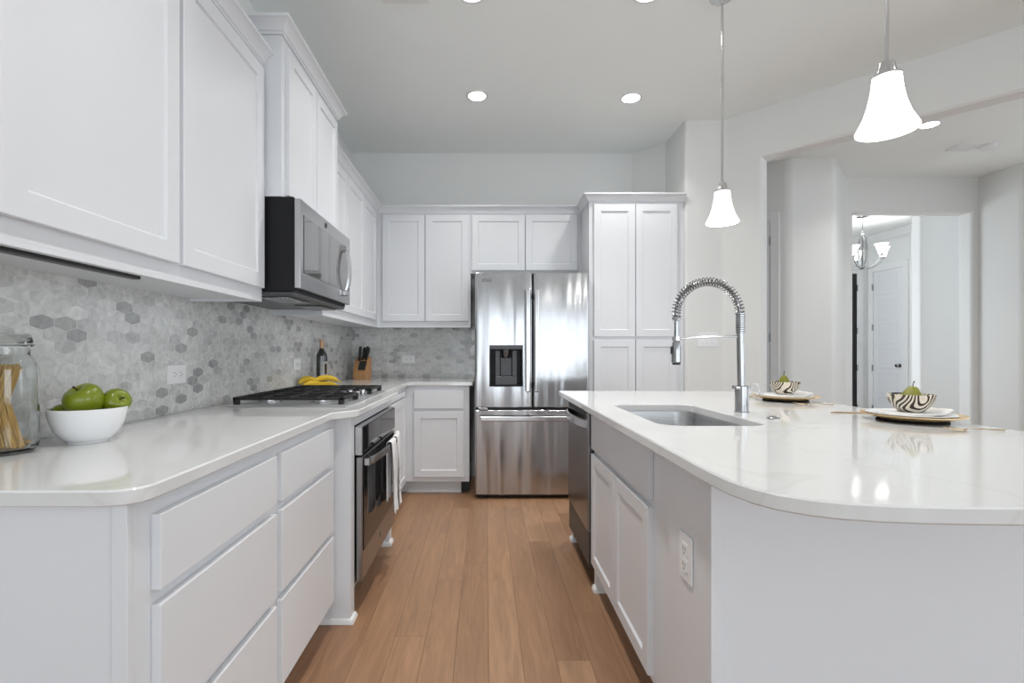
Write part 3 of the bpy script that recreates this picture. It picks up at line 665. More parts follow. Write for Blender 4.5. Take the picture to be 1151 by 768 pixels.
t = thing('kitchen_island', 'white panelled end and seating back of the curved island', 'island', (1.0, 1.2, 0))
bm = nb(); box(bm, XI-0.016, 0.56, YI0, 1.379, 0.0, 0.883, 0.001); box(bm, 0.56, 1.32, YI0+0.004, YI0+0.03, 0, 0.883); box(bm, 1.30, 1.34, YI0+0.004, YI1, 0, 0.883); box(bm, 1.10, 1.30, YI1-0.02, YI1, 0, 0.883)
obj('end_panel', bm, M['cab'], t)
bm = nb(); box(bm, XI+0.05, 1.10, 3.0, YI1, 0.0, 0.883, 0.001); box(bm, XI, XI+0.06, 2.984, YI1, 0.0, 0.883, 0.001); sweep(bm, [(XI+0.10, 2.984), (XI, 2.984), (XI, YI1), (XI+0.1, YI1)], shoe, side=1); obj('far_end_panel', bm, M['cab'], t)
bm = nb(); fbox(bm, Fr((XI-0.016, YI0, 0), (1, 0, 0), (0, -1, 0)), 0.0, 0.024, 0, 0.883, 0, 0.004, 0.001); obj('corner_trim', bm, M['cab'], t)
# island top with sink cut-out
def qb(p0, p1, p2, n=12): return [tuple((Vector(p0)*(1-s)**2 + Vector(p1)*2*s*(1-s) + Vector(p2)*s*s)) for s in [k/n for k in range(n+1)]]
near = [(0.462, 1.16), (0.4605, 1.08), (0.462, 1.00), (0.468, 0.935), (0.482, 0.885), (0.504, 0.848), (0.54, 0.818), (0.585, 0.798), (0.64, 0.785), (0.70, 0.778), (0.77, 0.774), (0.85, 0.772), (0.95, 0.772), (1.08, 0.775), (1.20, 0.785), (1.32, 0.81), (1.43, 0.85), (1.53, 0.91), (1.60, 0.99), (1.64, 1.09), (1.655, 1.22)]
outer = near + [(1.66, 1.5), (1.66, 3.06), (1.645, 3.075), (0.475, 3.075), (0.46, 3.06)]
SX0, SX1, SY0, SY1 = 0.59, 0.955, 1.625, 2.295
hole = rrect(SX0, SX1, SY0, SY1, 0.075, 7)
bm = nb(); slab(bm, outer, 0.884, 0.914, 0.0035, holes=[hole])
tag(obj('island_worktop', bm, M['quartz'], None, origin=(1.05, 1.9, 0.884)), 'white quartz island top with a curved near end', 'worktop')
# sink
t = thing('sink', 'undermount stainless sink bowl in the island', 'sink', (0.77, 1.96, 0.68))
bm = nb(); T = bmesh.new(); rings = []
for ex, r, z in ((0.012, 0.085, 0.8835), (-0.004, 0.072, 0.8835), (-0.006, 0.072, 0.875), (-0.010, 0.070, 0.72), (-0.022, 0.06, 0.698), (-0.05, 0.04, 0.69)):
    rings.append([T.verts.new((x, y, z)) for x, y in rrect(SX0-ex, SX1+ex, SY0-ex, SY1+ex, r, 7)])
for a, b in zip(rings, rings[1:]):
    for i in range(len(a)): T.faces.new((a[i], a[(i+1) % len(a)], b[(i+1) % len(a)], b[i]))
T.faces.new(rings[-1]); merge(bm, T); obj('basin', bm, M['sink'], t, sharp=0.9)
bm = nb(); lathe(bm, [(0, 0.6925), (0.025, 0.6925), (0.028, 0.695), (0.042, 0.695), (0.045, 0.691), (0.045, 0.68), (0, 0.68)], (0.77, 1.96, 0), 24); obj('drain', bm, M['chrome'], t)

# faucet
fx, fy = 1.043, 1.99
t = thing('faucet', 'tall spring pull-down faucet standing behind the sink', 'faucet', (fx, fy, 0.914))
bm = nb(); lathe(bm, [(0, 0.914), (0.0285, 0.914), (0.0285, 0.918), (0.026, 0.920), (0.026, 1.018), (0.024, 1.022), (0, 1.022)], (fx, fy, 0), 32); obj('base_column', bm, M['chrome'], t)
bm = nb(); tube(bm, [(fx-0.002, fy, 1.02), (fx-0.006, fy, 1.235)], 0.0145, 20); obj('riser', bm, M['chrome'], t)
bm = nb(); fbox(bm, Fr((fx, fy, 0), (1, 0, 0), (0, -1, 0)), -0.032, 0.034, 1.008, 1.022, -0.020, 0.020, 0.004, 2); tube(bm, [(fx-0.03, fy-0.012, 1.014), (fx-0.046, fy-0.02, 1.015)], 0.004, 8); obj('lever', bm, M['steelv'], t)
bm = nb(); rg = [(fx+0.052+0.020*math.cos(a), fy, 1.004+0.026*math.sin(a)) for a in [2*math.pi*k/24 for k in range(25)]]; tube(bm, rg, 0.0022, 8, cap=False); obj('lever_loop', bm, M['loopglass'], t)
# tight coil part
bm = nb()
lathe(bm, [(0.0135, 1.235), (0.017, 1.236), (0.017, 1.316), (0.0135, 1.318), (0.0135, 1.235)], (fx-0.006, fy, 0), 24)
for k in range(10): lathe(bm, [(0.0165, 1.24+k*0.0076), (0.019, 1.2418+k*0.0076), (0.0165, 1.2436+k*0.0076)], (fx-0.006, fy, 0), 24)
obj('coil_sleeve', bm, M['chrome'], t)
ax, aR, az = fx-0.137, 0.129, 1.316
arc = []
arc += [Vector((ax+aR, fy, 1.30)), Vector((ax+aR, fy, az))]
arc += [Vector((ax+aR*math.cos(a), fy, az+aR*math.sin(a))) for a in [math.pi*k/40 for k in range(1, 41)]]
arc += [Vector((ax-aR, fy, az-0.012))]
bm = nb(); tube(bm, arc, 0.0075, 10); obj('hose', bm, M['spring'], t)
# helical spring round the arc
def resample(pts, n):
    L = [0]
    for a, b in zip(pts, pts[1:]): L.append(L[-1]+(b-a).length)
    out = []
    for i in range(n):
        s = L[-1]*i/(n-1); j = 0
        while j < len(L)-2 and L[j+1] < s: j += 1
        out.append(pts[j].lerp(pts[j+1], (s-L[j])/max(1e-9, L[j+1]-L[j])))
    return out
turns, per = 33, 14; rp = resample(arc[1:], turns*per+1); hx = []
for i, p in enumerate(rp):
    tg = (rp[min(i+1, len(rp)-1)]-rp[max(i-1, 0)]).normalized(); yv = Vector((0, 1, 0)); u = tg.cross(yv).normalized(); a = 2*math.pi*i/per
    hx.append(p + (u*math.cos(a)+yv*math.sin(a))*0.0172)
bm = nb(); tube(bm, hx, 0.0023, 6); obj('spring', bm, M['spring'], t)
hxp = ax-aR
bm = nb(); lathe(bm, [(0, 1.286), (0.012, 1.286), (0.017, 1.290), (0.017, 1.300), (0.013, 1.306), (0, 1.306)], (hxp, fy, 0), 20); tube(bm, [(hxp, fy, 1.205), (hxp, fy, 1.29)], 0.0085, 16); obj('hose_end', bm, M['chrome'], t)
bm = nb(); lathe(bm, [(0, 1.115), (0.017, 1.115), (0.0195, 1.119), (0.0185, 1.165), (0.016, 1.196), (0.011, 1.206), (0, 1.207)], (hxp, fy, 0), 28)
h = obj('spray_head', bm, M['chrome'], t)
bm = nb(); box(bm, hxp-0.0225, hxp-0.014, fy-0.008, fy+0.008, 1.150, 1.182, 0.003, 2); obj('spray_button', bm, M['blackpl'], h)
bm = nb(); lathe(bm, [(0, 1.107), (0.0155, 1.107), (0.0165, 1.116), (0, 1.116)], (hxp, fy, 0), 24); obj('nozzle', bm, M['blackpl'], h)
bm = nb(); tube(bm, [(hxp, fy, 1.213), (fx-0.08, fy, 1.222), (fx-0.006, fy, 1.222)], 0.005, 12); lathe(bm, [(0.009, 1.205), (0.0165, 1.205), (0.0165, 1.221), (0.009, 1.221)], (hxp, fy, 0), 20, closed=True); obj('docking_arm', bm, M['steelv'], t)
t = obj('disposal_button', (lambda b: (lathe(b, [(0, 0.9145), (0.021, 0.9145), (0.021, 0.918), (0.016, 0.921), (0.011, 0.9215), (0.010, 0.925), (0, 0.9255)], (1.055, 1.79, 0), 28), b)[1])(nb()), M['chrome'], None, origin=(1.055, 1.79, 0.914))
tag(t, 'small round nickel disposal button set in the island top near the faucet', 'button')

# ------------------------------------------------------------------ dishwasher
t = thing('dishwasher', 'stainless dishwasher at the far end of the island', 'dishwasher', (0.8, 2.69, 0))
FD = Fr((0.53, 0, 0), (0, -1, 0), (-1, 0, 0))
bm = nb(); box(bm, 0.54, 1.08, 2.402, 2.98, 0.10, 0.872); box(bm, 0.60, 1.05, 2.41, 2.97, 0.0, 0.10); obj('tub', bm, M['blackpl'], t)
bm = nb(); fbox(bm, FD, -2.976, -2.406, 0.27, 0.862, 0.0, 0.026, 0.004, 2); dr = obj('door', bm, M['darksteel'], t)
bm = nb(); fbox(bm, FD, -2.976, -2.406, 0.10, 0.264, 0.0, 0.02, 0.002); obj('kick_plate', bm, M['darkgrey'], t)
bm = nb(); n_ = 14; zc = 0.80
for sgn in (1,):
    T = bmesh.new(); rings = []
    for i in range(n_+1):
        s = i/n_; a = -2.95+s*0.52; dd = 0.030+0.036*math.sin(math.pi*s)**0.7
        rings.append([T.verts.new(FD.p(a, b, d)) for b, d in ((zc-0.022, dd-0.004), (zc-0.018, dd+0.004), (zc+0.018, dd+0.004), (zc+0.022, dd-0.004), (zc+0.018, dd-0.006), (zc-0.018, dd-0.006))])
    for p, q in zip(rings, rings[1:]):
        for k in range(6): T.faces.new((p[k], p[(k+1) % 6], q[(k+1) % 6], q[k]))
    T.faces.new(rings[0]); T.faces.new(rings[-1]); merge(bm, T)
obj('handle', bm, M['steel'], dr)
bm = nb(); fbox(bm, FD, -2.94, -2.44, 0.835, 0.8625, 0.002, 0.027, 0.002); obj('control_strip', bm, M['blackpl'], t)

# ------------------------------------------------------------------ fridge
YFR = 3.846; FX0, FX1 = -0.082, 0.818
t = thing('refrigerator', 'stainless french-door refrigerator with water dispenser', 'refrigerator', (0.366, 4.2, 0))
bm = nb(); box(bm, FX0+0.005, FX1-0.005, YFR+0.075, 4.54, 0.05, 1.772, 0.003); box(bm, FX0+0.03, FX1-0.03, YFR+0.10, 4.5, 0.0, 0.05); obj('cabinet_body', bm, M['darkgrey'], t)
bm = nb(); box(bm, FX0+0.01, FX1-0.01, YFR+0.035, YFR+0.09, 0.018, 0.045); obj('kick_grille', bm, M['blackpl'], t)
bm = nb()
for x in (FX0+0.05, FX1-0.05):
    bm = nb(); lathe(bm, [(0, 0.0), (0.02, 0.0), (0.02, 0.03), (0, 0.03)], (x, YFR+0.07, 0), 12); obj('foot', bm, M['blackpl'], t)
def curved_panel(bm, x0, x1, z0, z1, yf, th, bulge, hole=None):
    """contoured door skin: rounded vertical edges"""
    nx = 16
    f = lambda x: yf + bulge*((2*(x-x0)/(x1-x0)-1)**4) - 0.0
    def fn(a, b, d):
        e = min(a-x0, x1-a); rr = 0.016; y = f(a)
        if e < rr: y += rr-math.sqrt(max(0, rr*rr-(rr-max(e, 0))**2))
        return (a, (yf+th) if d < 0.5 else y, b)
    xs = [x0, x0+0.003, x0+0.007, x0+0.012, x0+0.018] + [x0+(x1-x0)*k/nx for k in range(1, nx)] + [x1-0.018, x1-0.012, x1-0.007, x1-0.003, x1]
    zs = [z0, z0+0.004, z1-0.004, z1]
    if hole: 
        xs += [hole[0], hole[1]]; zs += [hole[2], hole[3]]
    xs = sorted(set(round(x, 5) for x in xs)); zs = sorted(set(round(z, 5) for z in zs)); T = bmesh.new(); g = {}
    for i, x in enumerate(xs):
        for j, z in enumerate(zs):
            p = fn(x, z, 1); y = p[1]+(0.004 if j in (0, len(zs)-1) else 0)
            g[i, j, 0] = T.verts.new((x, y, z)); g[i, j, 1] = T.verts.new((x, yf+th, z))
    for i in range(len(xs)-1):
        for j in range(len(zs)-1):
            if hole and hole[0]-1e-4 <= xs[i] and xs[i+1] <= hole[1]+1e-4 and hole[2]-1e-4 <= zs[j] and zs[j+1] <= hole[3]+1e-4: continue
            for k in (0, 1): T.faces.new((g[i, j, k], g[i+1, j, k], g[i+1, j+1, k], g[i, j+1, k]))
    for e in [e for e in T.edges if len(e.link_faces) == 1 and e.verts[0].co.y < yf+th-0.001]:
        a, b = e.verts
        inv = {v: k for k, v in g.items()}; ka, kb = inv[a], inv[b]
        T.faces.new((a, b, g[kb[0], kb[1], 1], g[ka[0], ka[1], 1]))
    loose = [v for v in T.verts if not v.link_faces]; bmesh.ops.delete(T, geom=loose, context='VERTS'); merge(bm, T)
XG = 0.374
DH = (0.032, 0.296, 0.885, 1.212)
bm = nb(); curved_panel(bm, FX0, XG-0.003, 0.722, 1.782, YFR, 0.07, 0.004, DH); dl = obj('door', bm, M['fridge'], t, sharp=0.5)
bm = nb(); curved_panel(bm, XG+0.003, FX1, 0.722, 1.782, YFR, 0.07, 0.004); drr = obj('door', bm, M['fridge'], t, sharp=0.5)
bm = nb(); curved_panel(bm, FX0, FX1, 0.034, 0.700, YFR, 0.07, 0.004); fz = obj('freezer_drawer', bm, M['fridge'], t, sharp=0.5)
# dispenser
bm = nb(); x0, x1, z0, z1 = DH
box(bm, x0-0.004, x1+0.004, YFR+0.0685, YFR+0.0695, z0-0.004, z1+0.004); 
for q in ((x0+0.0005, x0+0.012, z0+0.0005, z1), (x1-0.012, x1-0.0005, z0+0.0005, z1), (x0+0.012, x1-0.012, z0+0.0005, z0+0.012)): box(bm, q[0], q[1], YFR-0.002, YFR+0.068, q[2], q[3])
ds = obj('dispenser', bm, M['black'], dl)
bm = nb(); box(bm, x0+0.0005, x1-0.0005, YFR-0.006, YFR+0.06, z1-0.033, z1-0.0005, 0.002); obj('control_panel', bm, M['midgrey'], dl)
bm = nb(); box(bm, x0+0.045, x0+0.085, YFR+0.02, YFR+0.06, z0+0.08, z1-0.04, 0.004); box(bm, x1-0.085, x1-0.045, YFR+0.02, YFR+0.06, z0+0.08, z1-0.04, 0.004); box(bm, x0+0.045, x1-0.045, YFR+0.012, YFR+0.06, z0+0.012, z0+0.08, 0.004); obj('drip_surround', bm, M['midgrey'], ds)
bm = nb(); box(bm, x0+0.088, x1-0.088, YFR+0.035, YFR+0.045, z0+0.082, z1-0.10, 0.003); obj('paddle', bm, M['midgrey'], ds)
bm = nb(); lathe(bm, [(0, z1-0.10), (0.018, z1-0.10), (0.026, z1-0.08), (0.034, z1-0.034), (0, z1-0.034)], ((x0+x1)/2, YFR+0.028, 0), 20); obj('spout', bm, M['darksteel'], ds)
def bar_handle(bm, x0, x1, z0, z1, yf):
    if z1-z0 > x1-x0:
        xc = (x0+x1)/2
        box(bm, x0, x1, yf-0.062, yf-0.040, z0, z1, 0.009, 3)
        for z in (z0+0.05, z1-0.05): box(bm, xc-0.009, xc+0.009, yf-0.045, yf+0.003, z-0.02, z+0.02, 0.004)
    else:
        box(bm, x0, x1, yf-0.062, yf-0.040, z0, z1, 0.009, 3)
        for x in (x0+0.05, x1-0.05): box(bm, x-0.02, x+0.02, yf-0.045, yf+0.003, (z0+z1)/2-0.012, (z0+z1)/2+0.012, 0.004)
bm = nb(); bar_handle(bm, 0.312, 0.350, 0.845, 1.650, YFR); obj('handle', bm, M['steelv'], dl)
bm = nb(); bar_handle(bm, 0.382, 0.420, 0.845, 1.650, YFR); obj('handle', bm, M['steelv'], drr)
bm = nb(); bar_handle(bm, -0.040, 0.775, 0.618, 0.660, YFR); obj('handle', bm, M['steel'], fz)
bm = nb(); RX = Matrix.Rotation(math.pi/2, 4, 'X')
tube(bm, [(-0.012+0.011*math.cos(a), YFR-0.0002, 1.722+0.011*math.sin(a)) for a in [2*math.pi*k/16 for k in range(17)]], 0.0018, 6, cap=False)
text_mesh(bm, 'LG', 0.032, Matrix.Translation((0.028, YFR-0.0004, 1.722)) @ RX); obj('logo', bm, M['slot'], dl)
bm = nb(); box(bm, FX0+0.03, FX0+0.10, YFR-0.004, YFR+0.03, 0.7035, 0.7185, 0.001); obj('hinge', bm, M['darksteel'], t)

# ------------------------------------------------------------------ oven
XOF = -0.542
FO = Fr((XOF, 0, 0), (0, 1, 0), (1, 0, 0))
t = thing('oven', 'built-in stainless wall oven with black glass under the cooktop', 'oven', (-0.8, 2.54, 0.13))
bm = nb(); box(bm, -1.15, -0.576, 2.155, 2.919, 0.135, 0.828); obj('oven_body', bm, M['black'], t)
bm = nb(); fbox(bm, FO, 2.153, 2.921, 0.703, 0.830, -0.032, 0.0, 0.002); cp = obj('control_panel', bm, M['steel'], t)
bm = nb(); fbox(bm, FO, 2.172, 2.915, 0.708, 0.826, 0.0002, 0.003, 0.001); obj('display_glass', bm, M['glassblack'], cp)
bm = nb(); fbox(bm, FO, 2.156, 2.918, 0.145, 0.694, -0.028, 0.0, 0.003); od = obj('door', bm, M['ovensteel'], t)
bm = nb(); fbox(bm, FO, 2.176, 2.914, 0.276, 0.690, 0.0002, 0.003, 0.001); obj('door_glass', bm, M['glassblack'], od)
bm = nb(); tube(bm, [FO.p(2.54+0.011*math.cos(a), 0.215+0.011*math.sin(a), 0.001) for a in [2*math.pi*k/16 for k in range(17)]], 0.002, 6, cap=False); text_mesh(bm, 'GE', 0.011, Matrix.Translation(FO.p(2.54, 0.215, 0.0008)) @ Matrix(((0, 0, 1, 0), (1, 0, 0, 0), (0, 1, 0, 0), (0, 0, 0, 1)))); obj('logo', bm, M['chrome'], od)
# bowed handle
def bowed(bm, fr, a0, a1, zc, hh, base, bow, th=0.013, n=20):
    T = bmesh.new(); rings = []
    for i in range(n+1):
        s = i/n; a = a0+(a1-a0)*s; dd = base+bow*math.sin(math.pi*s)**0.6
        rings.append([T.verts.new(fr.p(a, b, d)) for b, d in ((zc-hh, dd-th+0.002), (zc-hh, dd-0.002), (zc-hh+0.003, dd), (zc+hh-0.003, dd), (zc+hh, dd-0.002), (zc+hh, dd-th+0.002), (zc+hh-0.003, dd-th), (zc-hh+0.003, dd-th))])
    for p, q in zip(rings, rings[1:]):
        for k in range(8): T.faces.new((p[k], p[(k+1) % 8], q[(k+1) % 8], q[k]))
    T.faces.new(rings[0]); T.faces.new(rings[-1]); merge(bm, T)
bm = nb(); bowed(bm, FO, 2.20, 2.90, 0.668, 0.017, 0.022, 0.033)
fbox(bm, FO, 2.182, 2.212, 0.651, 0.685, 0.0, 0.026, 0.003); fbox(bm, FO, 2.888, 2.915, 0.651, 0.685, 0.0, 0.026, 0.003)
obj('handle', bm, M['steel'], od)
# towels draped over the handle
def printmat():
    m = M['towel'].copy(); m.name = 'printed_cotton'; nt = m.node_tree; b = nt.nodes['Principled BSDF']; L = nt.links.new
    src = b.inputs['Base Color'].links[0].from_socket
    tc = N(nt, 'ShaderNodeTexCoord'); sp = N(nt, 'ShaderNodeSeparateXYZ'); L(tc.outputs['Object'], sp.inputs[0])
    def mth(op, a, bb=None):
        n = N(nt, 'ShaderNodeMath', operation=op)
        for i, v in enumerate((a, bb)):
            if v is None: continue
            if isinstance(v, (int, float)): n.inputs[i].default_value = v
            else: L(v, n.inputs[i])
        return n.outputs[0]
    y, z, x = sp.outputs[1], sp.outputs[2], sp.outputs[0]
    inb = mth('MULTIPLY', mth('MULTIPLY', mth('GREATER_THAN', y, -0.055), mth('LESS_THAN', y, 0.035)), mth('MULTIPLY', mth('GREATER_THAN', z, 0.07), mth('LESS_THAN', z, 0.21)))
    row = mth('LESS_THAN', mth('FRACT', mth('MULTIPLY', z, 42.0)), 0.55)
    wn = N(nt, 'ShaderNodeTexWhiteNoise', noise_dimensions='2D'); cv = N(nt, 'ShaderNodeCombineXYZ'); L(mth('FLOOR', mth('MULTIPLY', y, 110.0)), cv.inputs[0]); L(mth('FLOOR', mth('MULTIPLY', z, 42.0)), cv.inputs[1]); L(cv.outputs[0], wn.inputs['Vector'])
    on = mth('MULTIPLY', mth('MULTIPLY', inb, row), mth('MULTIPLY', mth('GREATER_THAN', wn.outputs['Value'], 0.28), mth('GREATER_THAN', x, 0.03)))
    mx = N(nt, 'ShaderNodeMix', data_type='RGBA'); mx.inputs[7].default_value = (0.33, 0.34, 0.36, 1); L(on, mx.inputs[0]); L(src, mx.inputs[6]); L(mx.outputs[2], b.inputs['Base Color'])
    return m
def towel(y0, y1, zf, zb, label, amp, ph, prints=False):
    n = 16; bow = lambda y: 0.022+0.033*math.sin(math.pi*min(1, max(0, (y-2.20)/0.70)))**0.6
    prof = []
    for k in range(9): prof.append(('b', 1-k/8))
    for k in range(1, 6): prof.append(('t', k/6))
    for k in range(0, 14): prof.append(('f', k/13))
    T = bmesh.new(); rows = []
    for i in range(n+1):
        s = i/n; y = y0+(y1-y0)*s; d0 = bow(y); row = []
        for kind, q in prof:
            if kind == 'b':
                z = 0.689-q*(0.689-zb); d = d0-0.018+0.0; d = max(0.006, d-0.004+0.003*math.sin(s*9+ph)*q); yy = y+0.006*math.sin(s*5+ph)*q
            elif kind == 't':
                a = math.pi*q; z = 0.689+0.0065*math.sin(a); d = d0-0.0065-0.0115*math.cos(a); yy = y
            else:
                z = 0.689-q*(0.689-zf); d = d0+0.005+amp*q*(0.5+0.5*math.sin(s*11+ph))*(1-0.4*s) + 0.004*math.sin(q*5+s*3); yy = y-(s-0.5)*0.25*(y1-y0)*q*0.6+0.01*q
            row.append(T.verts.new(FO.p(yy, z, d)))
        rows.append(row)
    for a, b in zip(rows, rows[1:]):
        for k in range(len(prof)-1): T.faces.new((a[k], b[k], b[k+1], a[k+1]))
    o = obj('dish_towel', T, printmat() if prints else M['towel'], None, origin=(XOF, (y0+y1)/2, zf), sharp=3.0)
    so = o.modifiers.new('thickness', 'SOLIDIFY'); so.thickness = 0.003; so.offset = 0
    sb = o.modifiers.new('smooth', 'SUBSURF'); sb.levels = 1; sb.render_levels = 1
    tag(o, label, 'towel', 'white dish towels on the oven handle')
    return o
tw1 = towel(2.52, 2.655, 0.315, 0.38, 'plain narrow white dish towel folded over the oven handle', 0.022, 0.4)
tw2 = towel(2.69, 2.885, 0.295, 0.38, 'white dish towel with grey printed corner on the oven handle', 0.020, 2.2, True)
# ------------------------------------------------------------------ microwave
XMF = -0.785
t = thing('microwave', 'over-the-range stainless microwave with black side', 'microwave', (-1.0, 2.457, 1.405))
bm = nb(); box(bm, XL+0.009, XMF-0.028, 2.0765, 2.838, 1.418, 1.8185, 0.002); obj('microwave_body', bm, M['black'], t)
FMi = Fr((XMF-0.026, 0, 0), (0, 1, 0), (1, 0, 0))
bm = nb(); fbox(bm, FMi, 2.0775, 2.837, 1.430, 1.812, 0, 0.026, 0.004, 2); md = obj('door', bm, M['steel'], t)
bm = nb(); fbox(bm, FMi, 2.115, 2.66, 1.500, 1.752, 0.0262, 0.0285, 0.001); obj('window', bm, M['microglass'], md)
bm = nb(); fbox(bm, FMi, 2.662, 2.815, 1.500, 1.752, 0.0262, 0.0285, 0.001); obj('control_panel', bm, M['microglass'], md)
bm = nb(); n_ = 16; T = bmesh.new(); rings = []
for i in range(n_+1):
    s = i/n_; z = 1.485+0.245*s; dd = 0.038+0.028*math.sin(math.pi*s)**0.5
    rings.append([T.verts.new(FMi.p(a, z, d)) for a, d in ((2.69, dd-0.010), (2.692, dd), (2.728, dd), (2.73, dd-0.010))])
for p, q in zip(rings, rings[1:]):
    for k in range(4): T.faces.new((p[k], p[(k+1) % 4], q[(k+1) % 4], q[k]))
T.faces.new(rings[0]); T.faces.new(rings[-1]); merge(bm, T)
fbox(bm, FMi, 2.688, 2.732, 1.47, 1.50, 0.026, 0.050, 0.003); fbox(bm, FMi, 2.688, 2.732, 1.715, 1.745, 0.026, 0.050, 0.003)
obj('handle', bm, M['steelv'], md)
bm = nb(); box(bm, XL+0.02, XMF-0.03, 2.085, 2.83, 1.404, 1.4175, 0.003)
for k in range(2): box(bm, -1.0, -0.86, 2.14+k*0.42, 2.40+k*0.42, 1.399, 1.4045, 0.002)
obj('underside', bm, M['midgrey'], t)
for k in range(2):
    bm = nb(); box(bm, -0.99, -0.86, 2.145+k*0.42, 2.395+k*0.42, 1.3975, 1.3989)
    for j in range(7): box(bm, -0.985+j*0.018, -0.975+j*0.018, 2.15+k*0.42, 2.39+k*0.42, 1.3955, 1.3980)
    obj('grease_filter', bm, M['steel'], t)
bm = nb(); tube(bm, [FMi.p(2.41+0.012*math.cos(a), 1.782+0.012*math.sin(a), 0.0265) for a in [2*math.pi*k/16 for k in range(17)]], 0.002, 6, cap=False); text_mesh(bm, 'GE', 0.012, Matrix.Translation(FMi.p(2.41, 1.782, 0.0265)) @ Matrix(((0, 0, 1, 0), (1, 0, 0, 0), (0, 1, 0, 0), (0, 0, 0, 1)))); obj('logo', bm, M['darkgrey'], md)

# ------------------------------------------------------------------ cooktop
t = thing('gas_cooktop', 'stainless gas cooktop with black cast iron grates', 'cooktop', (-0.88, 2.58, 0.914))
CX0, CX1, CY0, CY1 = -1.145, -0.616, 2.158, 3.0
bm = nb(); slab(bm, [(CX0, CY0), (CX1, CY0), (CX1, CY1), (CX0, CY1)], 0.9145, 0.922, 0.003); slab(bm, [(CX0+0.015, CY0+0.015), (CX1-0.015, CY0+0.015), (CX1-0.015, CY1-0.015), (CX0+0.015, CY1-0.015)], 0.9215, 0.9245, 0.001); obj('tray', bm, M['traysteel'], t)
for (bx, by, br) in ((-1.01, 2.30, 0.04), (-0.76, 2.30, 0.048), (-1.0, 2.58, 0.055), (-1.01, 2.86, 0.04), (-0.76, 2.86, 0.045)):
    bm = nb(); lathe(bm, [(0, 0.9245), (br+0.012, 0.9245), (br+0.012, 0.927), (br, 0.930), (br, 0.937), (0, 0.937)], (bx, by, 0), 24); b0 = obj('burner', bm, M['steel'], t)
    bm = nb(); lathe(bm, [(0, 0.937), (br*0.82, 0.937), (br*0.86, 0.941), (br*0.78, 0.946), (0, 0.947)], (bx, by, 0), 24); obj('burner_cap', bm, M['iron'], b0)
def grate(x0, x1, y0, y1, nx, ny):
    bm = nb(); z0, z1 = 0.944, 0.957; w_ = 0.006
    for x in [x0+w_, x1-w_]: box(bm, x-w_, x+w_, y0, y1, z0, z1, 0.002)
    for y in [y0+w_, y1-w_]: box(bm, x0, x1, y-w_, y+w_, z0, z1, 0.002)
    for i in range(1, nx): x = x0+(x1-x0)*i/nx; box(bm, x-0.004, x+0.004, y0, y1, z0+0.002, z1, 0.0015)
    for i in range(1, ny): y = y0+(y1-y0)*i/ny; box(bm, x0, x1, y-0.004, y+0.004, z0+0.002, z1, 0.0015)
    for x in (x0+0.012, x1-0.012):
        for y in (y0+0.012, y1-0.012): box(bm, x-0.012, x+0.012, y-0.012, y+0.012, 0.9246, z1-0.002, 0.003)
    obj('grate', bm, M['iron'], t)
grate(-1.125, -0.632, 2.178, 2.442, 4, 2); grate(-1.125, -0.80, 2.446, 2.704, 3, 2); grate(-1.125, -0.632, 2.708, 2.980, 4, 2)
for k, (kx, ky) in enumerate(((-0.675, 2.462), (-0.735, 2.495), (-0.675, 2.575), (-0.735, 2.655), (-0.675, 2.688))):
    bm = nb(); lathe(bm, [(0, 0.9246), (0.021, 0.9246), (0.021, 0.928), (0.017, 0.930), (0.0165, 0.95), (0.015, 0.953), (0, 0.953)], (kx, ky, 0), 24); kb = obj('knob', bm, M['chrome'], t)
    bm = nb(); box(bm, kx-0.015, kx+0.015, ky-0.003, ky+0.003, 0.953, 0.957, 0.0012); obj('grip', bm, M['chrome'], kb)

# ================================================================== outlets and switches
def outlet(fr, a, z, label, group, horizontal=True, gangs=1, decora=False, loc=None):
    p = fr.p(a, z, 0); t = thing('wall_switch' if decora else 'outlet', label, 'switch' if decora else 'outlet', p, group)
    w_, h_ = (0.118, 0.074) if horizontal else (0.076, 0.118)
    if decora: w_, h_ = 0.162, 0.116
    bm = nb(); fbox(bm, fr, a-w_/2, a+w_/2, z-h_/2, z+h_/2, 0.0005, 0.006, 0.002, 2); obj('cover_plate', bm, M['outlet'], t)
    if decora:
        for k in (-1, 0, 1):
            bm = nb(); fbox(bm, fr, a+k*0.046-0.0165, a+k*0.046+0.0165, z-0.033, z+0.033, 0.006, 0.009, 0.001); obj('rocker', bm, M['outlet'], t)
        return t
    for k in (-1, 1):
        ca, cz = (a+k*0.02, z) if horizontal else (a, z+k*0.02)
        bm = nb(); fbox(bm, fr, ca-0.0165, ca+0.0165, cz-0.0165, cz+0.0165, 0.006, 0.0082, 0.002, 2); s = obj('socket', bm, M['outlet'], t)
        bm = nb()
        for q in (-1, 1):
            if horizontal: fbox(bm, fr, ca-0.005, ca+0.005, cz+q*0.0065-0.0012, cz+q*0.0065+0.0012, 0.0075, 0.0085)
            else: fbox(bm, fr, ca+q*0.0065-0.0012, ca+q*0.0065+0.0012, cz-0.003, cz+0.007, 0.0075, 0.0085)
        m_ = fr.mtx(ca+(0.010 if horizontal else 0), cz-(0 if horizontal else 0.009), 0.008) @ Matrix.Rotation(math.pi/2, 4, 'X'); lathe(bm, [(0, -0.0005), (0.0024, -0.0005), (0.0024, 0.0005), (0, 0.0005)], (0, 0, 0), 10, m_)
        obj('slots', bm, M['slot'], s)
    return t
FW = Fr((XL+0.008, 0, 0), (0, 1, 0), (1, 0, 0)); FWB = Fr((0, YB-0.008, 0), (1, 0, 0), (0, -1, 0))
outlet(FW, 1.967, 1.069, 'white outlet on the hexagon tiles between the apple bowl and cooktop', 'backsplash outlets')
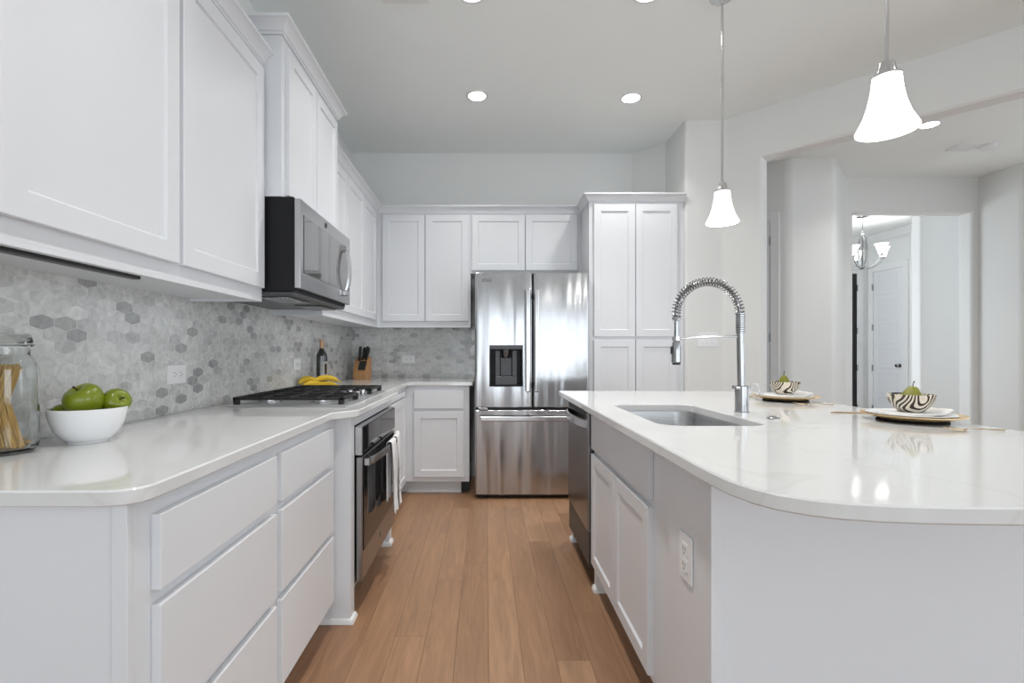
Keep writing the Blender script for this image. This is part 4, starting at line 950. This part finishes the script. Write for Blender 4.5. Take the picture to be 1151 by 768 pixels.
outlet(FW, 3.226, 1.075, 'white outlet on the tiles just before the wine bottle', 'backsplash outlets')
outlet(FWB, -0.717, 1.09, 'white outlet on the back wall tiles beside the knife block', 'backsplash outlets')
outlet(Fr((0, 3.93, 0), (1, 0, 0), (0, -1, 0)), 1.788, 1.258, 'white triple rocker switch on the wall beyond the faucet', None, decora=True)
outlet(Fr((XI-0.016, 0, 0), (0, -1, 0), (-1, 0, 0)), -1.258, 0.632, 'white vertical outlet on the island end panel', None, horizontal=False)

# ================================================================== lamps
def recessed(x, y, label, power=P_CAN, r=0.062):
    t = thing('recessed_light', label, 'ceiling light', (x, y, ZC), 'recessed ceiling lights')
    bm = nb(); lathe(bm, [(r, ZC-0.0005), (r+0.022, ZC-0.0005), (r+0.020, ZC-0.005), (r, ZC-0.007)], (x, y, 0), 32, closed=True); obj('trim_ring', bm, M['trim'], t)
    bm = nb(); lathe(bm, [(0, ZC-0.002), (r, ZC-0.002), (r, ZC-0.005), (0, ZC-0.006)], (x, y, 0), 32); obj('diffuser', bm, M['can'], t)
    l = bpy.data.lights.new('recessed_light_lamp', 'AREA'); l.shape = 'DISK'; l.size = 0.12; l.energy = power; l.color = (1.0, 0.985, 0.955); l.spread = math.radians(115)
    lo = bpy.data.objects.new('recessed_light_lamp', l); COL.objects.link(lo); lo.location = (0, 0, -0.008); lo.parent = t
    return t
recessed(-0.06, 3.55, 'lit recessed ceiling light in front of the wall cabinets above the fridge')
recessed(1.066, 3.58, 'lit recessed ceiling light in front of the pantry cabinet')
recessed(-0.07, 2.53, 'lit recessed ceiling light at the frame edge above the cooking aisle', 7.5)
recessed(0.84, 2.53, 'lit recessed ceiling light at the frame edge above the sink')
recessed(3.63, 4.0, 'lit recessed ceiling light of the dining room beyond the opening', 5)
recessed(-0.07, 0.9, 'recessed ceiling light above the camera aisle', 7); recessed(2.4, 0.9, 'recessed ceiling light over the seating side', 5)
def pendant(x, y, label):
    t = thing('pendant_lamp', label, 'pendant lamp', (x, y, 1.83), 'pendant lamps over the island')
    bm = nb(); lathe(bm, [(0, ZC-0.0005), (0.062, ZC-0.0005), (0.062, ZC-0.012), (0.050, ZC-0.024), (0.012, ZC-0.030), (0.008, ZC-0.05), (0, ZC-0.05)], (x, y, 0), 28); obj('canopy', bm, M['steelv'], t)
    bm = nb(); tube(bm, [(x, y, 2.035), (x, y, ZC-0.04)], 0.0058, 12); lathe(bm, [(0, 2.57), (0.0075, 2.57), (0.0075, 2.595), (0, 2.595)], (x, y, 0), 12); obj('stem', bm, M['steelv'], t)
    bm = nb(); lathe(bm, [(0, 2.045), (0.010, 2.045), (0.020, 2.035), (0.026, 2.005), (0.040, 1.998), (0.040, 1.992), (0, 1.992)], (x, y, 0), 28)
    for k in range(6):
        a = math.pi*k/3; tube(bm, [(x+0.018*math.cos(a), y+0.018*math.sin(a), 2.036), (x+0.027*math.cos(a), y+0.027*math.sin(a), 2.001)], 0.0022, 6)
    obj('socket_cup', bm, M['steelv'], t)
    bm = nb(); out = [(0.037, 1.996), (0.038, 1.975), (0.042, 1.945), (0.049, 1.91), (0.060, 1.875), (0.073, 1.848), (0.079, 1.836), (0.079, 1.831)]; inn = [(r-0.003, z) for r, z in out[::-1]]
    lathe(bm, out+inn, (x, y, 0), 36, closed=True); obj('lamp_shade', bm, M['shade'], t)
    bm = nb(); lathe(bm, [(0, 1.86), (0.018, 1.866), (0.028, 1.885), (0.026, 1.905), (0.014, 1.93), (0.012, 1.99), (0, 1.99)], (x, y, 0), 20); obj('light_bulb', bm, M['bulb'], t)
    l = bpy.data.lights.new('pendant_light', 'POINT'); l.energy = P_PEND; l.shadow_soft_size = 0.03; l.color = (1.0, 0.985, 0.955)
    lo = bpy.data.objects.new('pendant_light', l); COL.objects.link(lo); lo.location = (0, 0, 0.015); lo.parent = t
pendant(1.235, 2.55, 'frosted bell pendant lamp hanging at the far end of the island')
pendant(1.22, 1.487, 'frosted bell pendant lamp hanging above the near place setting')

t = thing('chandelier', 'nickel chandelier with frosted cup shades hanging in the foyer', 'chandelier', (5.165, 6.7, 2.3)); cx, cy = 5.165, 6.7
bm = nb(); lathe(bm, [(0, ZC-0.0005), (0.07, ZC-0.0005), (0.07, ZC-0.015), (0.02, ZC-0.03), (0, ZC-0.03)], (cx, cy, 0), 24); obj('canopy', bm, M['chrome'], t)
bm = nb(); tube(bm, [(cx, cy, 2.32), (cx, cy, ZC-0.02)], 0.005, 8); lathe(bm, [(0, 2.84), (0.016, 2.82), (0.022, 2.78), (0.01, 2.76), (0, 2.76)], (cx, cy, 0), 12); lathe(bm, [(0, 2.33), (0.03, 2.33), (0.034, 2.315), (0.012, 2.29), (0, 2.285)], (cx, cy, 0), 16); obj('stem', bm, M['chrome'], t)
for k in range(4):
    a = math.pi/4*k+0.3; bm = nb(); tube(bm, [(cx+math.cos(a)*0.05*math.sin(s), cy+math.sin(a)*0.05*math.sin(s), 2.55-0.22*math.cos(s)) for s in [2*math.pi*q/28 for q in range(29)]], 0.004, 6, cap=False); obj('cage_band', bm, M['chrome'], t)
for k in range(5):
    a = math.radians(-6+72*k); ca, sa = math.cos(a), math.sin(a)
    bm = nb(); tube(bm, [(cx+ca*r, cy+sa*r, z) for r, z in ((0.02, 2.315), (0.09, 2.30), (0.16, 2.325), (0.22, 2.37), (0.25, 2.42), (0.258, 2.44))], 0.0055, 8); lathe(bm, [(0, 2.435), (0.022, 2.435), (0.026, 2.45), (0, 2.455)], (cx+ca*0.26, cy+sa*0.26, 0), 14); arm = obj('arm', bm, M['chrome'], t)
    bm = nb(); o_ = [(0.034, 2.453), (0.040, 2.48), (0.052, 2.53), (0.070, 2.572), (0.080, 2.585)]; lathe(bm, [(0, 2.452)]+o_+[(r-0.004, z) for r, z in o_[::-1]]+[(0, 2.458)], (cx+ca*0.26, cy+sa*0.26, 0), 20); obj('glass_shade', bm, M['shade2'], arm)
for k in range(5):
    a = math.radians(-6+72*k); l = bpy.data.lights.new('chandelier_light', 'POINT'); l.energy = 4.0; l.shadow_soft_size = 0.02; l.color = (1.0, 0.98, 0.96)
    lo = bpy.data.objects.new('chandelier_light', l); COL.objects.link(lo); lo.location = (0.26*math.cos(a), 0.26*math.sin(a), 0.23); lo.parent = t
# smoke detector and round vent
t = thing('smoke_detector', 'white round smoke detector on the dining ceiling', 'smoke detector', (4.52, 4.40, ZC))
bm = nb(); lathe(bm, [(0, ZC-0.038), (0.045, ZC-0.036), (0.062, ZC-0.024), (0.065, ZC-0.0005), (0, ZC-0.0005)], (4.52, 4.40, 0), 28); obj('housing', bm, M['outlet'], t)
t = thing('ceiling_vent', 'white slotted ceiling vent beside the smoke detector', 'vent', (4.35, 4.46, ZC))
bm = nb(); box(bm, 4.25, 4.45, 4.40, 4.52, ZC-0.008, ZC-0.0005, 0.002); obj('frame', bm, M['trim'], t)
bm = nb()
for k in range(5): box(bm, 4.27, 4.43, 4.415+k*0.02, 4.423+k*0.02, ZC-0.011, ZC-0.008)
obj('slats', bm, M['trim'], t)
t = thing('ceiling_vent', 'white air vent at the frame edge on the kitchen ceiling', 'vent', (-0.42, 2.47, ZC))
bm = nb(); slab(bm, [(-0.545, 2.34), (-0.295, 2.34), (-0.295, 2.60), (-0.545, 2.60)], ZC-0.010, ZC-0.0005, 0.003); obj('frame', bm, M['trim'], t)
bm = nb()
for k in range(9): box(bm, -0.52, -0.32, 2.37+k*0.024, 2.384+k*0.024, ZC-0.014, ZC-0.010, 0.001)
obj('slats', bm, M['trim'], t)

# ================================================================== things on the worktop
ZW = 0.9142
# glass jar of spaghetti
jx, jy = -1.172, 1.183; jr = 0.071
t = thing('glass_jar', 'large clear glass jar of dry spaghetti at the end of the worktop', 'jar', (jx, jy, ZW))
bm = nb(); out = [(0, ZW), (jr-0.014, ZW), (jr-0.003, ZW+0.008), (jr, ZW+0.022), (jr, ZW+0.20), (jr-0.003, ZW+0.215), (jr-0.012, ZW+0.232), (jr-0.018, ZW+0.240), (jr-0.018, ZW+0.256)]
inn = [(jr-0.022, ZW+0.256), (jr-0.022, ZW+0.239), (jr-0.016, ZW+0.230), (jr-0.007, ZW+0.213), (jr-0.004, ZW+0.20), (jr-0.004, ZW+0.026), (jr-0.010, ZW+0.013), (0, ZW+0.009)]
lathe(bm, out+inn, (jx, jy, 0), 48); obj('jar_body', bm, M['glass'], t)
bm = nb(); lathe(bm, [(0, ZW+0.262), (jr-0.024, ZW+0.262), (jr-0.024, ZW+0.2575), (jr-0.013, ZW+0.2575), (jr-0.009, ZW+0.262), (jr-0.010, ZW+0.274), (jr-0.014, ZW+0.279), (jr-0.016, ZW+0.287), (jr-0.020, ZW+0.290), (0, ZW+0.290)], (jx, jy, 0), 48); obj('lid', bm, M['glass'], t)
bm = nb(); lathe(bm, [(jr-0.0215, ZW+0.2563), (jr-0.0135, ZW+0.2563), (jr-0.0135, ZW+0.2573), (jr-0.0215, ZW+0.2573)], (jx, jy, 0), 32, closed=True); obj('seal', bm, M['outlet'], t)
bm = nb(); rnd = random.Random(3)
for (b0, b1, nn, sp) in (((0.034, -0.004), (-0.036, 0.010), 90, 0.017), ((-0.034, -0.016), (0.045, -0.012), 90, 0.016), ((-0.030, 0.02), (-0.026, 0.018), 60, 0.016), ((0.012, 0.018), (0.004, -0.022), 60, 0.015)):
    for _ in range(nn):
        a = rnd.random()*6.283; r_ = sp*math.sqrt(rnd.random()); dx, dy = r_*math.cos(a), r_*math.sin(a)
        p0 = Vector((jx+b0[0]+dx*1.3, jy+b0[1]+dy*1.3, ZW+0.012+rnd.random()*0.004)); p1 = Vector((jx+b1[0]+dx*0.9, jy+b1[1]+dy*0.9, ZW+0.205+rnd.random()*0.012))
        tube(bm, [p0, p0.lerp(p1, 0.5), p1], 0.0011, 5)
for _ in range(24):
    a = rnd.random()*6.283; a2 = rnd.random()*0.6-0.3; p0 = Vector((jx+0.055*math.cos(a), jy+0.055*math.sin(a), ZW+0.014+rnd.random()*0.014)); p1 = Vector((jx-0.052*math.cos(a+a2), jy-0.052*math.sin(a+a2), ZW+0.014+rnd.random()*0.02)); tube(bm, [p0, p1], 0.0011, 5)
tag(obj('spaghetti', bm, M['pasta'], None, origin=(jx, jy, ZW+0.01)), 'loose bundles of dry yellow spaghetti standing inside the glass jar', 'pasta', kind='stuff')
# bowl of apples
bx, by = -1.083, 1.335
bm = nb(); R = 0.088; out = [(0, ZW), (0.045, ZW), (0.047, ZW+0.006), (0.058, ZW+0.014), (0.074, ZW+0.035), (0.083, ZW+0.060), (R, ZW+0.082), (R+0.002, ZW+0.094)]
inn = [(R-0.002, ZW+0.0945), (R-0.005, ZW+0.082), (0.079, ZW+0.060), (0.069, ZW+0.037), (0.052, ZW+0.018), (0.02, ZW+0.012), (0, ZW+0.011)]
lathe(bm, out+inn, (bx, by, 0), 56); tag(obj('fruit_bowl', bm, M['porcelain'], None, origin=(bx, by, ZW)), 'round white bowl of green apples beside the spaghetti jar', 'bowl')
def apple(x, y, z, r, tilt, az, label):
    t = thing('green_apple', label, 'apple', (x, y, z-r*0.9), 'green apples in the white bowl')
    prof = [(0, -0.78), (0.14, -0.84), (0.34, -0.88), (0.58, -0.76), (0.84, -0.42), (0.98, 0.0), (1.0, 0.24), (0.92, 0.56), (0.72, 0.80), (0.46, 0.89), (0.24, 0.83), (0.10, 0.70), (0, 0.62)]
    mt = Matrix.Rotation(az, 4, 'Z') @ Matrix.Rotation(tilt, 4, 'Y') @ Matrix.Scale(r, 4)
    T = nb(); lathe(T, prof, (x, y, z), 28, mt); bmesh.ops.subdivide_edges(T, edges=[], cuts=0); obj('apple_body', T, M['apple'], t, sharp=3)
    bm = nb(); tube(bm, [Vector((x, y, z))+mt @ Vector(p) for p in ((0, 0, 0.60), (0.03, 0.02, 0.88), (0.10, 0.03, 1.10))], [r*0.05, r*0.045, r*0.07], 8); obj('stem', bm, M['stem'], t)
apple(-1.078, 1.318, ZW+0.113, 0.0455, 0.55, -1.9, 'largest green apple on top of the white bowl')
apple(-1.038, 1.372, ZW+0.105, 0.036, 1.15, -0.4, 'green apple with its stem pointing at the cooktop, behind the top apple')
apple(-1.136, 1.326, ZW+0.074, 0.033, 0.3, 2.5, 'green apple sunk low in the bowl next to the jar')
apple(-1.09, 1.375, ZW+0.050, 0.032, 0.8, 1.2, 'green apple buried under the others in the bowl')
# wine bottle
wx, wy = -1.170, 3.50
t = thing('wine_bottle', 'dark wine bottle with white label standing by the back corner', 'bottle', (wx, wy, ZW))
s_ = 1.06
bm = nb(); lathe(bm, [(0, ZW+0.004), (0.030, ZW), (0.038, ZW+0.006), (0.0385, ZW+0.20*s_), (0.034, ZW+0.220*s_), (0.020, ZW+0.243*s_), (0.0145, ZW+0.256*s_), (0.0135, ZW+0.262*s_), (0, ZW+0.262*s_)], (wx, wy, 0), 32); obj('bottle_body', bm, M['bottle'], t)
bm = nb(); lathe(bm, [(0, ZW+0.250*s_), (0.0150, ZW+0.250*s_), (0.0148, ZW+0.296*s_), (0.0162, ZW+0.298*s_), (0.0162, ZW+0.312*s_), (0.014, ZW+0.314*s_), (0, ZW+0.314*s_)], (wx, wy, 0), 24); obj('foil_capsule', bm, M['foil'], t)
def arc_patch(bm, r, a0, a1, z0, z1, n=14):
    T = bmesh.new(); lo = []; hi = []
    for q in range(n+1):
        a = math.radians(a0+(a1-a0)*q/n); lo.append(T.verts.new((wx+r*math.cos(a), wy+r*math.sin(a), z0))); hi.append(T.verts.new((wx+r*math.cos(a), wy+r*math.sin(a), z1)))
    for q in range(n): T.faces.new((lo[q], lo[q+1], hi[q+1], hi[q]))
    bmesh.ops.solidify(T, geom=T.faces[:], thickness=0.0002); merge(bm, T)
bm = nb(); arc_patch(bm, 0.0389, -88, 45, ZW+0.05, ZW+0.178); lb = obj('label_paper', bm, M['paper'], t)
bm = nb(); arc_patch(bm, 0.0393, -42, -8, ZW+0.085, ZW+0.160); obj('label_picture', bm, M['brownprint'], lb)
# bananas
def banana(c, L_, ang, bend, r, lift, label, roll=0.0):
    t = thing('banana', label, 'banana', (c[0], c[1], ZW), 'bananas behind the cooktop')
    pts = []; rr = []; n = 18
    for i in range(n+1):
        s = i/n*2-1; q = Vector((s*L_/2, 0, 0)); b_ = bend*(1-s*s)
        off = Vector((0, b_*math.cos(roll), b_*math.sin(roll)))
        v = q+off; v = Matrix.Rotation(ang, 3, 'Z') @ v
        pts.append(Vector((c[0]+v.x, c[1]+v.y, ZW+lift+v.z))); e = 1-abs(s)**3.2
        rr.append(max(0.0045, r*(0.30+0.70*e)) if i < n-1 else 0.0045)
    pts.append(pts[-1]+(pts[-1]-pts[-2])*1.2); rr.append(0.004)
    bm = nb(); tube(bm, pts, rr, 10); obj('banana_body', bm, M['banana'], t, sharp=1.2)
    bm = nb(); tube(bm, [pts[0]-(pts[1]-pts[0])*0.25, pts[0]+(pts[1]-pts[0])*0.2], [0.003, 0.0046], 8); obj('tip', bm, M['stem'], t)
banana((-1.165, 3.235), 0.16, 1.05, 0.034, 0.019, 0.040, 'banana curving over the tile side of the bunch', 0.9)
banana((-1.135, 3.235), 0.16, 0.75, 0.030, 0.018, 0.022, 'banana lying low on the tile side of the bunch', 0.5)
banana((-1.070, 3.290), 0.17, 0.42, 0.034, 0.019, 0.045, 'banana lying across the aisle side of the bunch', 0.8)
banana((-1.065, 3.250), 0.17, 0.10, 0.022, 0.018, 0.022, 'banana lowest on the aisle side of the bunch', 0.3)
# knife block
kx, ky = -1.095, 4.37
t = thing('knife_block', 'light wooden knife block in the worktop corner', 'knife block', (kx, ky, ZW))
fk = Fr((kx, ky, ZW), (math.cos(-0.12), math.sin(-0.12), 0), (math.sin(-0.12), -math.cos(-0.12), 0))
bm = nb(); T = bmesh.new(); wd = 0.066
side = [(-0.055, 0), (0.055, 0), (0.062, 0.06), (0.030, 0.165), (-0.055, 0.205)]   # (d = towards the camera, z)
for sg in (0,):
    A = [T.verts.new(fk.p(-wd, z, d)) for d, z in side]; B = [T.verts.new(fk.p(wd*0.93, z, d)) for d, z in side]
    T.faces.new(A); T.faces.new(B)
    for i in range(5): T.faces.new((A[i], A[(i+1) % 5], B[(i+1) % 5], B[i]))
bmesh.ops.bevel(T, geom=T.edges[:], offset=0.003, segments=2, profile=0.5, affect='EDGES'); merge(bm, T); kbk = obj('block', bm, M['wood'], t)
bm = nb(); T = bmesh.new()
q = [fk.p(-0.018, 0.085, 0.059), fk.p(0.042, 0.085, 0.059), fk.p(0.052, 0.160, 0.036), fk.p(-0.008, 0.160, 0.036)]
q2 = [p+fk.n*0.012+Vector((0, 0, 0.004)) for p in q]
A = [T.verts.new(p) for p in q]; B = [T.verts.new(p) for p in q2]; T.faces.new(A); T.faces.new(B)
for i in range(4): T.faces.new((A[i], A[(i+1) % 4], B[(i+1) % 4], B[i]))
merge(bm, T); obj('steak_knife_rack', bm, M['blackpl'], t)
KN = [(-0.018, 0.030, 0.125, 0.0115, 'tallest black-handled kitchen knife in the block'), (0.004, 0.012, 0.100, 0.009, 'black kitchen knife in the middle slot of the block'),
      (0.040, 0.018, 0.110, 0.0105, 'black kitchen knife leaning out over the fridge side of the block'), (0.020, -0.020, 0.105, 0.010, 'black kitchen knife in the rear slot of the block'), (-0.002, -0.028, 0.092, 0.009, 'shortest black kitchen knife at the back of the block')]
for (a, d, L_, rw, lab) in KN:
    base = fk.p(a, 0.172+(0.03-d)*0.45, d); dirv = (fk.u*(0.22+a*3) + fk.n*0.22 + Vector((0, 0, 1))).normalized()
    k_ = thing('kitchen_knife', lab, 'knife', base, 'kitchen knives in the wooden block')
    bm = nb(); tube(bm, [base-dirv*0.004, base+dirv*0.02, base+dirv*L_*0.5, base+dirv*L_*0.85, base+dirv*L_], [rw*1.5, rw*1.45, rw*1.65, rw*1.8, rw*1.3], 8, flat=0.7); hd = obj('handle', bm, M['blackpl'], k_)
    bm = nb()
    for s in (0.25, 0.5, 0.75):
        lathe(bm, [(0, 0), (0.0022, 0), (0.0022, 0.001), (0, 0.0012)], base+dirv*L_*s+fk.n*rw*0.98-fk.u*0.001, 8, Matrix.Rotation(math.pi/2, 4, 'X'))
    obj('rivet', bm, M['chrome'], hd)

# ================================================================== place settings on the island
def fork(cx_, cy_, ang, label, L_=0.19):
    t_ = bmesh.new(); mt = Matrix.Translation((cx_, cy_, 0)) @ Matrix.Rotation(ang, 4, 'Z')
    bm = nb(); zf = ZW+0.003
    def P(x, y, z): return mt @ Vector((x, y, z))
    t_.free()
    tube(bm, [P(-0.02, 0, zf+0.006), P(0.03, 0, zf+0.004), P(0.10, 0, zf+0.001)], [0.0026, 0.0032, 0.0052], 8, flat=0.45)
    tube(bm, [P(-0.045, 0, zf+0.004), P(-0.035, 0, zf+0.002), P(-0.02, 0, zf+0.006)], [0.011, 0.010, 0.003], 10, flat=0.18)
    for k in (-1.5, -0.5, 0.5, 1.5): tube(bm, [P(-0.044, k*0.0058, zf+0.004), P(-0.065, k*0.0060, zf+0.005), P(-0.09, k*0.0058, zf+0.010)], [0.0019, 0.0017, 0.0009], 6)
    tag(obj('fork', bm, M['gold'], None, origin=(cx_, cy_, ZW), sharp=1.2), label, 'fork', 'gold forks'); return
def table_knife(cx_, cy_, ang, label):
    bm = nb(); mt = Matrix.Translation((cx_, cy_, ZW)) @ Matrix.Rotation(ang, 4, 'Z')
    ol = [(0.10, -0.0055), (0.105, 0), (0.10, 0.0055), (0.0, 0.005), (-0.01, 0.0085), (-0.08, 0.0095), (-0.105, 0.004), (-0.11, -0.004), (-0.01, -0.0045), (0.0, -0.005)]
    slab(bm, ol, 0.0003, 0.0045, 0.0008, fn=lambda a, b, d: mt @ Vector((a, b, d+0.02*max(0, -a-0.02)*0.5)))
    tag(obj('table_knife', bm, M['gold'], None, origin=(cx_, cy_, ZW)), label, 'knife', 'gold table knives')
def dish(name, cx_, cy_, z0, rf, rr, hgt, m, label, cat, th=0.0035, group=None, wob=0.0):
    bm = nb(); out = [(0, z0), (rf, z0), (rf+0.006, z0+0.002), (rr*0.82, z0+hgt*0.62), (rr, z0+hgt)]
    inn = [(rr-0.0006, z0+hgt+th*0.7), (rr*0.82, z0+hgt*0.62+th), (rf+0.004, z0+0.002+th), (rf-0.01, z0+th), (0, z0+th)]
    lathe(bm, out+inn, (cx_, cy_, 0), 64)
    if wob:
        for v in bm.verts:
            a = math.atan2(v.co.y-cy_, v.co.x-cx_); r_ = math.hypot(v.co.x-cx_, v.co.y-cy_)
            if r_ > rr*0.8: k = 1+wob*math.sin(9*a); v.co.x = cx_+(v.co.x-cx_)*k; v.co.y = cy_+(v.co.y-cy_)*k
    o = obj(name, bm, m, None, origin=(cx_, cy_, z0), sharp=0.9); tag(o, label, cat, group); return o
def setting(cx_, cy_, near, seed, rc=0.143):
    n_ = 'near' if near else 'far'
    who = 'on the island closest to the curved end' if near else 'on the island beside the faucet'
    bm = nb(); lathe(bm, [(0, ZW), (0.100, ZW), (0.102, ZW+0.003), (0.098, ZW+0.006), (0, ZW+0.006)], (cx_, cy_, 0), 48); tag(obj('coaster_mat', bm, M['mat_dark'], None, origin=(cx_, cy_, ZW)), 'round black mat under the stacked plates '+who, 'mat', 'round black mats')  # black disc paints the shadow beneath the raised charger
    z = ZW+0.0065
    dish('charger_plate', cx_, cy_, z, 0.085, rc, 0.017, M['charger'], 'scalloped pale gold charger plate '+who, 'plate', group='gold charger plates', wob=0.012, th=0.006)
    z2 = z+0.0065
    dish('dinner_plate', cx_-0.004, cy_+0.004, z2, 0.075, rc*0.86, 0.015, M['plate'], 'grey-white dinner plate on the gold charger '+who, 'plate', group='white dinner plates')
    # folded napkin
    bm = nb(); T = bmesh.new(); n1, n2 = 14, 8; zt = z2+0.0085; g = []
    na = math.radians(8)
    for i in range(n1+1):
        row = []
        for j in range(n2+1):
            x = -0.085+0.205*i/n1; y = (-0.055+0.11*j/n2)*(1.0-0.25*abs(i/n1-0.5))
            xx = cx_+x*math.cos(na)-y*math.sin(na); yy = cy_+x*math.sin(na)+y*math.cos(na)
            r_ = math.hypot(xx-cx_, yy-cy_); zz = zt+0.006*max(0, (r_-0.08)/0.04)+0.0012*math.sin(i*1.3+j*0.7+seed)
            if x > 0.085: zz += 0.008*math.sin((x-0.085)/0.035*2.2)
            row.append(T.verts.new((xx, yy, zz)))
        g.append(row)
    for i in range(n1):
        for j in range(n2): T.faces.new((g[i][j], g[i+1][j], g[i+1][j+1], g[i][j+1]))
    merge(bm, T); o = obj('napkin', bm, M['napkin'], None, origin=(cx_, cy_, zt), sharp=3)
    so = o.modifiers.new('folds', 'SOLIDIFY'); so.thickness = 0.011; so.offset = 1; bv = o.modifiers.new('soft', 'SUBSURF'); bv.levels = 1; bv.render_levels = 2
    tag(o, 'folded white linen napkin lying across the plates '+who, 'napkin', 'white napkins')
    zb = zt+0.0122
    sm = swirlmat(seed)
    bm = nb(); out = [(0, zb), (0.032, zb), (0.036, zb+0.002), (0.052, zb+0.018), (0.064, zb+0.040), (0.070, zb+0.062)]
    inn = [(0.067, zb+0.0625), (0.061, zb+0.041), (0.049, zb+0.021), (0.03, zb+0.007), (0, zb+0.005)]
    lathe(bm, out+inn, (cx_-0.004, cy_, 0), 48); o = obj('patterned_bowl', bm, sm, None, origin=(cx_-0.004, cy_, zb), sharp=0.9); tag(o, 'black and cream swirl bowl holding a pear '+who, 'bowl', 'swirl patterned bowls')
    # pear
    px, py, pz = cx_-0.003, cy_, zb+0.0062
    t = thing('green_pear', 'olive green pear standing in the swirl bowl '+who, 'pear', (px, py, pz), 'green pears')
    lean = Matrix.Rotation(0.08 if near else -0.05, 4, 'Y')
    bm = nb(); sc = 1.0 if near else 0.98
    lathe(bm, [(0, 0.001), (0.012, 0.0), (0.026, 0.008), (0.0355, 0.024), (0.0365, 0.036), (0.032, 0.052), (0.023, 0.066), (0.017, 0.076), (0.011, 0.082), (0.004, 0.083), (0, 0.081)] if near else
          [(0, 0.001), (0.012, 0.0), (0.024, 0.008), (0.031, 0.024), (0.0315, 0.036), (0.027, 0.052), (0.021, 0.068), (0.016, 0.080), (0.009, 0.088), (0.003, 0.089), (0, 0.087)], (px, py, pz), 28, lean @ Matrix.Scale(sc, 4)); obj('pear_body', bm, M['pear'], t, sharp=3)
    bm = nb(); zt_ = 0.080 if near else 0.086; tube(bm, [Vector((px, py, pz))+lean @ Vector(p) for p in ((0, 0, zt_), (0.001, 0, zt_+0.012), (0.004, 0, zt_+0.022))], [0.0016, 0.0014, 0.0022], 7); obj('stem', bm, M['stem'], t)
setting(1.512, 1.735, True, 2.0, rc=0.147)
setting(1.505, 2.455, False, 5.5, rc=0.148)
fork(1.505, 1.508, math.radians(3), 'gold fork lying on the bare island top before the near plates')
fork(1.505, 2.245, math.radians(3), 'gold fork lying between the two place settings')
table_knife(1.495, 1.955, math.radians(-6), 'gold table knife behind the near stack of plates')
table_knife(1.485, 2.665, math.radians(-4), 'gold table knife tucked behind the plates next to the faucet')
